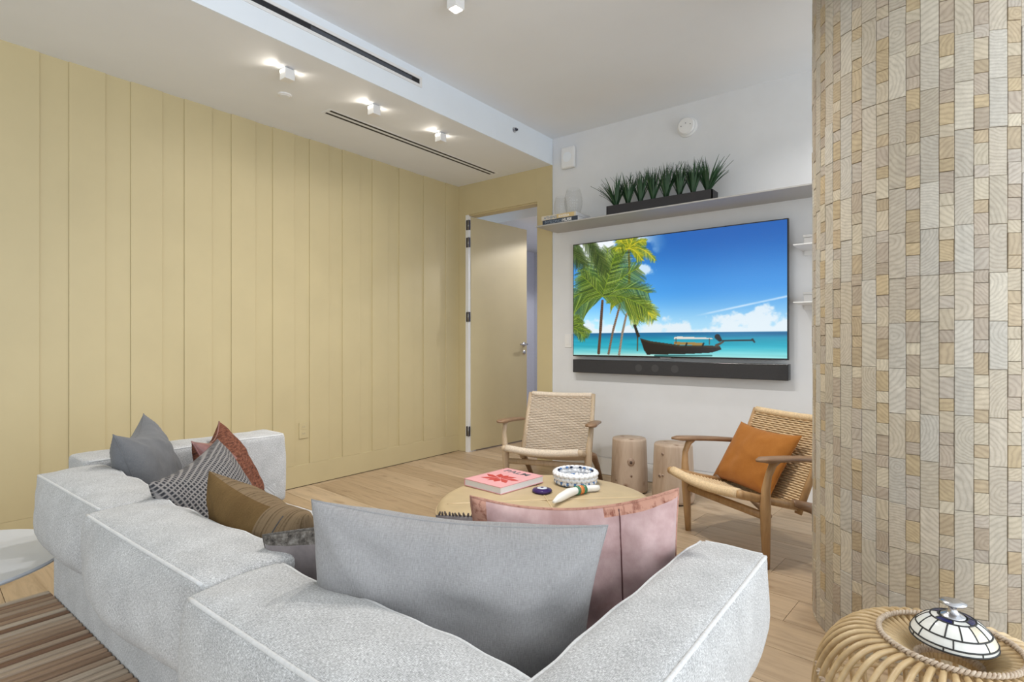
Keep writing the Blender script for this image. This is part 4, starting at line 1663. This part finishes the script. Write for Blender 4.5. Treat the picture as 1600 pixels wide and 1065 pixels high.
# ================================================================== PILLOWS
def pillow(label, A, B, lean, height, thick, mat_cam, mat_far, cat='pillow', chop=.0, c=.055, seed=0.0, pipe=None, group='pillows on the sofa', wr=.007, seam=None, n=34, fr=None, lump=None, shear=0.0, strips=()):
    """A, B: top corners. lean: horizontal vector the bottom edge is pushed toward. mat_cam is the face turned against `lean`."""
    A, B = Vector(A), Vector(B)
    X = B - A
    w = X.length
    X.normalize()
    dn = Vector((lean[0], lean[1], -1.0))
    dn -= X * dn.dot(X)
    dn.normalize()
    N = -X.cross(dn).normalized()         # faces the camera side when A is left of B
    ctr = (A + B) / 2 + dn * height / 2
    base = (A + B) / 2 + dn * height
    t = thing('pillow', label, cat, base, 0, group)

    def S(u, v, side):
        pu = u * (1 - c * (1 - v * v)) * w / 2
        pv = v * (1 - c * (1 - u * u)) * height / 2
        if v < 0:
            pv += chop * (1 - u * u) ** 1.0 * (-v) ** 1.5
        T = thick / 2 * (max(0, 1 - abs(u) ** 2.6) * max(0, 1 - abs(v) ** 2.6)) ** .48
        q = Vector((u * 2.1 + seed, v * 2.1 - seed, side * .7))
        fold = noise.noise(q) + .6 * noise.noise(q * 2.3)
        # creases radiating from the corners
        du, dv = 1 - abs(u), 1 - abs(v)
        ang = math.atan2(dv + 1e-6, du + 1e-6)
        near = math.exp(-((du * du + dv * dv) / .35))
        T *= 1 + .18 * fold * .5
        T += wr * fold * (T / (thick / 2 + 1e-6)) + near * wr * .7 * math.sin(ang * 9 + seed) * min(1, (du * dv) * 14)
        p = ctr + X * (pu + shear * (v + 1) / 2) + dn * pv + N * (T * side)
        if lump:
            p = lump(p, u, v)
        return p - base, (pu, pv)

    gs = [math.sin(PI / 2 * s) for s in np.linspace(-1, 1, n + 1)]
    for side, mt, nm in ((1, mat_cam, 'back_panel'), (-1, mat_far, 'front_panel')):
        vs, uvs, fs = [], [], []
        for v in gs:
            for u in gs:
                p, uv = S(u, v, side)
                vs.append(p)
                uvs.append(uv)
        sets = [(nm, mt, [])] + [(st_[5], st_[4], []) for st_ in strips if side > 0]
        for j in range(n):
            for i in range(n):
                a = j * (n + 1) + i
                f = (a, a + n + 1, a + n + 2, a + 1)
                if side < 0:
                    f = f[::-1]
                uc, vc = (gs[i] + gs[i + 1]) / 2, (gs[j] + gs[j + 1]) / 2
                dst = 0
                if side > 0:
                    for q_, st_ in enumerate(strips):
                        if st_[0] <= uc <= st_[1] and st_[2] <= vc <= st_[3]:
                            dst = q_ + 1
                sets[dst][2].append(f)
        for nm_, mt_, ff in sets:
            used = sorted({i_ for f in ff for i_ in f})
            mp_ = {i_: q_ for q_, i_ in enumerate(used)}
            mesh_obj(nm_, [vs[i_] for i_ in used], [tuple(mp_[i_] for i_ in f) for f in ff], mt_, t, True, uvs=[uvs[i_] for i_ in used])
    if pipe is not None:
        pts = []
        for k in range(4):
            for s in np.linspace(-1, 1, 22)[:-1]:
                u, v = [(s, -1), (1, s), (-s, 1), (-1, -s)][k]
                pts.append(S(u, v, 1)[0])
        MB().tube(pts, pipe[0], 6, closed=True).build('edge_seam', pipe[1], t, True)
    if seam is not None:
        for us in seam[0]:
            pts = [S(us, v, 1)[0] + N * .0006 for v in np.linspace(-.985, .98, 30)]
            MB().tube(pts, .0016, 5).build('zip_seam', seam[1], t, True)
    if fr is not None:
        # fringe of short loops along the top edge
        for s in np.linspace(-.96, .96, fr[0]):
            p = S(s, -1, 1)[0]
            q = p - dn * fr[1] + X * random.uniform(-.006, .006) + N * random.uniform(-.004, .004)
            MB().tube([p, (p + q) / 2 + N * .002, q], [.0025, .003, .002], 5).build('fringe_knot', fr[2], t, True)
    return t


D_PIPE = plain('dark_seam', (0.06, 0.06, 0.065), 0.9)
pillow('slate grey pillow in the far left corner of the sofa', (-2.18, .640, .83), (-2.60, .87, .842), (.17, .30), .43, .17, M['p_grey'], M['p_grey'], chop=.045, seed=1.0, pipe=(.0022, M['p_grey']))
pillow('rust brown textured pillow with a satin corner near the sofa end', (-2.18, .885, .772), (-2.495, 1.125, .79), (.16, .46), .42, .16, M['p_rust'], M['p_rust'], chop=.04, seed=2.0, pipe=(.003, M['p_rust_silk']), strips=((-1, -.42, -1, -.35, M['p_rust_silk'], 'satin_corner'),))
pillow('grey lattice-knit pillow in front of the rust one', (-1.715, .585, .752), (-2.02, .905, .797), (.34, .32), .405, .15, M['p_lattice'], M['p_lattice'], chop=.01, seed=3.0, c=.05)
pillow('mustard brown pillow with a ribbed side strip', (-1.525, .662, .80), (-1.12, .70, .752), (.02, .30), .375, .17, M['p_mustard'], M['p_ribbed'], chop=.02, seed=4.0, seam=((.62,), D_PIPE), c=.05, strips=((.30, 1, -1, 1, M['p_ribbed'], 'ribbed_strip'),))
pillow('grey velvet pillow with a woven front beside the mustard one', (-1.115, .592, .737), (-.83, .86, .745), (-.10, .24), .33, .12, M['p_velvet'], M['p_lattice'], chop=-.02, seed=5.0, pipe=(.003, M['p_knit']), c=.05, strips=((-1, 1, -1, -.90, M['p_knit'], 'woven_border'),))
pillow('big dove grey pillow in the near sofa corner', (-.905, .572, .853), (-.474, .898, .808), (-.08, .11), .43, .20, M['p_big'], M['p_big'], chop=.006, seed=6.4, c=.075, wr=.013, pipe=(.002, M['p_big']))
pillow('dusty pink velvet pillow leaning in the sofa corner by the arm', (-.815, .905, .80), (-.445, 1.165, .822), (-.04, .10), .40, .15, M['p_pink'], M['p_pinktex'], chop=.028, seed=7.7, wr=.012, seam=((.42,), plain('pink_seam', (0.12, 0.05, 0.05), 0.9)), pipe=(.004, M['p_pinktex']), c=.05, strips=((.25, 1, -1, -.93, M['p_pinktex'], 'ruched_edge'), (-1, -.84, -1, -.72, M['p_pinktex'], 'ruched_corner')))
pillow('dark fringed woven pillow mostly hidden behind the pink one', (-.985, .965, .712), (-.655, 1.20, .715), (-.03, .10), .30, .10, M['p_velvet'], M['p_lattice'], chop=.0, seed=8.0, fr=(44, .009, plain('fringe_brown', (0.13, 0.10, 0.085), 0.9)), c=.04)

# amber pillow leaning on the chair back
ca, sa = math.cos(math.radians(-31.5)), math.sin(math.radians(-31.5))


def chair_pt(x, y, z):
    return Vector((-0.803 + x * ca - y * sa, 3.345 + x * sa + y * ca, z))


A_, B_ = chair_pt(-.258, .112, .642), chair_pt(.191, .108, .626)
ln_ = chair_pt(0, -.45, 0) - chair_pt(0, 0, 0)
pillow('amber orange pillow leaning on the right chair back', A_, B_, (ln_.x, ln_.y), .375, .11, M['p_orange'], M['p_orange'], chop=.012, seed=9.5, group='pillow on a chair', pipe=(.002, M['p_orange']), wr=.004, shear=-.06)

# ================================================================== WHITE SIDE TABLE, SLATTED BENCH
tb = thing('side_table', 'round white pedestal table at the left end of the sofa', 'table', (-2.74, .262, 0))
MB().lathe([(.37, .352), (.383, .358), (.385, .364), (.381, .370), (.002, .370)], 72).build('table_top', M['table_white'], tb, False)
MB().lathe([(.035, .02), (.022, .06), (.02, .25), (.05, .352)], 24).build('pedestal', M['table_white'], tb, True)
MB().lathe([(.19, 0), (.19, .008), (.05, .02)], 40).build('foot_disc', M['table_white'], tb, False)

bn = thing('slatted_bench', 'low bench of narrow rounded teak slats behind the sofa', 'bench', (-1.75, .0, 0))
BZ = .365
x = -2.20
k = 0
while x < -1.15:
    wd = .0218
    MB().box(x + 1.75, x + wd + 1.75, -.75, .477, BZ - .022, BZ, bev=.005).build('slat', M['slat'], bn)
    x += .0290
    k += 1
for y in (-.62, .30):
    box('cross_bearer', (-.40, .60, y - .03, y + .03, BZ - .07, BZ - .022), M['oak_arm'], bn)
for x, y in ((-.36, -.6), (-.36, .30), (.54, -.6), (.54, .30)):
    box('leg', (x - .022, x + .022, y - .022, y + .022, 0, BZ - .07), M['oak_arm'], bn, .003)

# ================================================================== RATTAN STOOL AND STAINED-GLASS SHADE
SX, SY = .020, 1.606
st = thing('rattan_stool', 'round rattan stool of bent canes in front of the column', 'stool', (SX, SY, 0))
NC = 46
zt = .452
pr = [(.062, .385), (.066, .405), (.085, .432), (.128, zt - .004), (.180, .447), (.225, .415), (.258, .36), (.272, .29), (.265, .21), (.235, .12), (.20, .05), (.185, .012)]
for k in range(NC):
    a = 2 * PI * k / NC
    pts = []
    for i in range(len(pr) - 1):
        for s in range(3):
            u = s / 3
            p0, p1 = pr[i], pr[i + 1]
            pts.append((p0[0] + (p1[0] - p0[0]) * u, p0[1] + (p1[1] - p0[1]) * u))
    pts.append(pr[-1])
    # smooth
    for _ in range(2):
        pts = [pts[0]] + [((pts[i - 1][0] + 2 * pts[i][0] + pts[i + 1][0]) / 4, (pts[i - 1][1] + 2 * pts[i][1] + pts[i + 1][1]) / 4) for i in range(1, len(pts) - 1)] + [pts[-1]]
    tw = .10
    P3 = []
    for i, (r, z) in enumerate(pts):
        aa = a + tw * max(0, (.13 - r)) / .07
        P3.append((r * math.cos(aa), r * math.sin(aa), z))
    MB().tube(P3, .0068, 7).build('cane', M['rattan'], st, True)


def rope(rad, z, r, turns, nm, strands=2):
    for s in range(strands):
        pts = []
        n = turns * 8
        for i in range(n):
            a = 2 * PI * i / n
            w = turns * a + s * 2 * PI / strands
            rr = rad + r * .6 * math.cos(w)
            pts.append((rr * math.cos(a), rr * math.sin(a), z + r * .6 * math.sin(w)))
        MB().tube(pts, r * .62, 5, closed=True).build(nm, M['rattan_rope'], st, True)


rope(.133, zt + .006, .0058, 46, 'rope_ring')
rope(.066, .405, .009, 24, 'rope_ring')
rope(.262, .335, .006, 60, 'binding')
rope(.225, .10, .006, 50, 'binding')
MB().tube([(.272 * math.cos(a) * .97, .272 * math.sin(a) * .97, .25) for a in np.linspace(0, 2 * PI, 65)[:-1]], .007, 6, closed=True).build('inner_hoop', M['rattan'], st, True)
MB().tube([(.185 * math.cos(a), .185 * math.sin(a), .012) for a in np.linspace(0, 2 * PI, 65)[:-1]], .011, 6, closed=True).build('bottom_hoop', M['rattan'], st, True)

SZ = zt + .012
sd = thing('stained_glass_shade', 'small white stained-glass lamp shade resting on the rattan stool', 'lamp shade', (SX + .008, SY + .003, SZ))


def dome(u):  # u 0 rim .. 1 top
    if u < .16:
        t_ = u / .16
        return (.080 - .001 * t_, .0 + .009 * t_)
    t_ = (u - .16) / .84
    return (.079 - .053 * t_ ** 1.15, .009 + .043 * math.sin(PI / 2 * t_) ** .9)


NG = 14
bands = [(0.0, .16, 'tiff_white', 2), (.16, .36, 'tiff_white', 2), (.36, .78, 'tiff_white', 1), (.78, .98, 'tiff_white', 2)]
for bi, (u0, u1, mt, stp) in enumerate(bands):
    cnt = NG // stp
    for k in range(cnt):
        a0 = 2 * PI * k / cnt + (.22 if bi % 2 else 0)
        a1 = a0 + 2 * PI / cnt
        g = MB()
        ga = .0016
        vs, fs = [], []
        nu_, na_ = 4, 5
        for lay in (0, 1):
            for i in range(nu_ + 1):
                u = u0 + .012 + (u1 - u0 - .024) * i / nu_
                r, z = dome(u)
                r -= lay * .0025
                for j in range(na_ + 1):
                    a = a0 + ga / r + (a1 - a0 - 2 * ga / r) * j / na_
                    vs.append((r * math.cos(a), r * math.sin(a), z - lay * .001))
        nn = (nu_ + 1) * (na_ + 1)
        for i in range(nu_):
            for j in range(na_):
                q = i * (na_ + 1) + j
                fs.append((q, q + 1, q + na_ + 2, q + na_ + 1))
                fs.append((nn + q + na_ + 1, nn + q + na_ + 2, nn + q + 1, nn + q))
        mm = mt
        if bi == 3 and k % 2 == 0:
            mm = 'tiff_blue'
        elif (k * 7 + bi * 3) % 9 == 0:
            mm = 'tiff_cream'
        g.add(vs, fs).build('glass_pane', M[mm], sd, True)
for u in (.0, .16, .36, .78, .985):
    r, z = dome(u)
    MB().tube([((r + .0002) * math.cos(a), (r + .0002) * math.sin(a), z) for a in np.linspace(0, 2 * PI, 61)[:-1]], .0019, 6, closed=True).build('lead_came', M['lead'], sd, True)
for bi, (u0, u1, mt, stp) in enumerate(bands):
    cnt = NG // stp
    for k in range(cnt):
        a0 = 2 * PI * k / cnt + (.22 if bi % 2 else 0)
        pts = []
        for i in range(6):
            r, z = dome(u0 + (u1 - u0) * i / 5)
            pts.append((r * math.cos(a0), r * math.sin(a0), z))
        MB().tube(pts, .0016, 5).build('lead_came', M['lead'], sd, True)
MB().lathe([(.027, .050), (.022, .055), (.014, .059), (.009, .064), (.008, .074), (.012, .078)], 24).build('neck', M['steel'], sd, True)
fn = MB().lathe([(.003, .0), (.012, .001), (.0255, .003), (.026, .006), (.012, .010), (.003, .011)], 24)
fn.v = [(x, y, .078 + z) for x, y, z in fn.v]
fn.build('finial', M['steel'], sd, True)
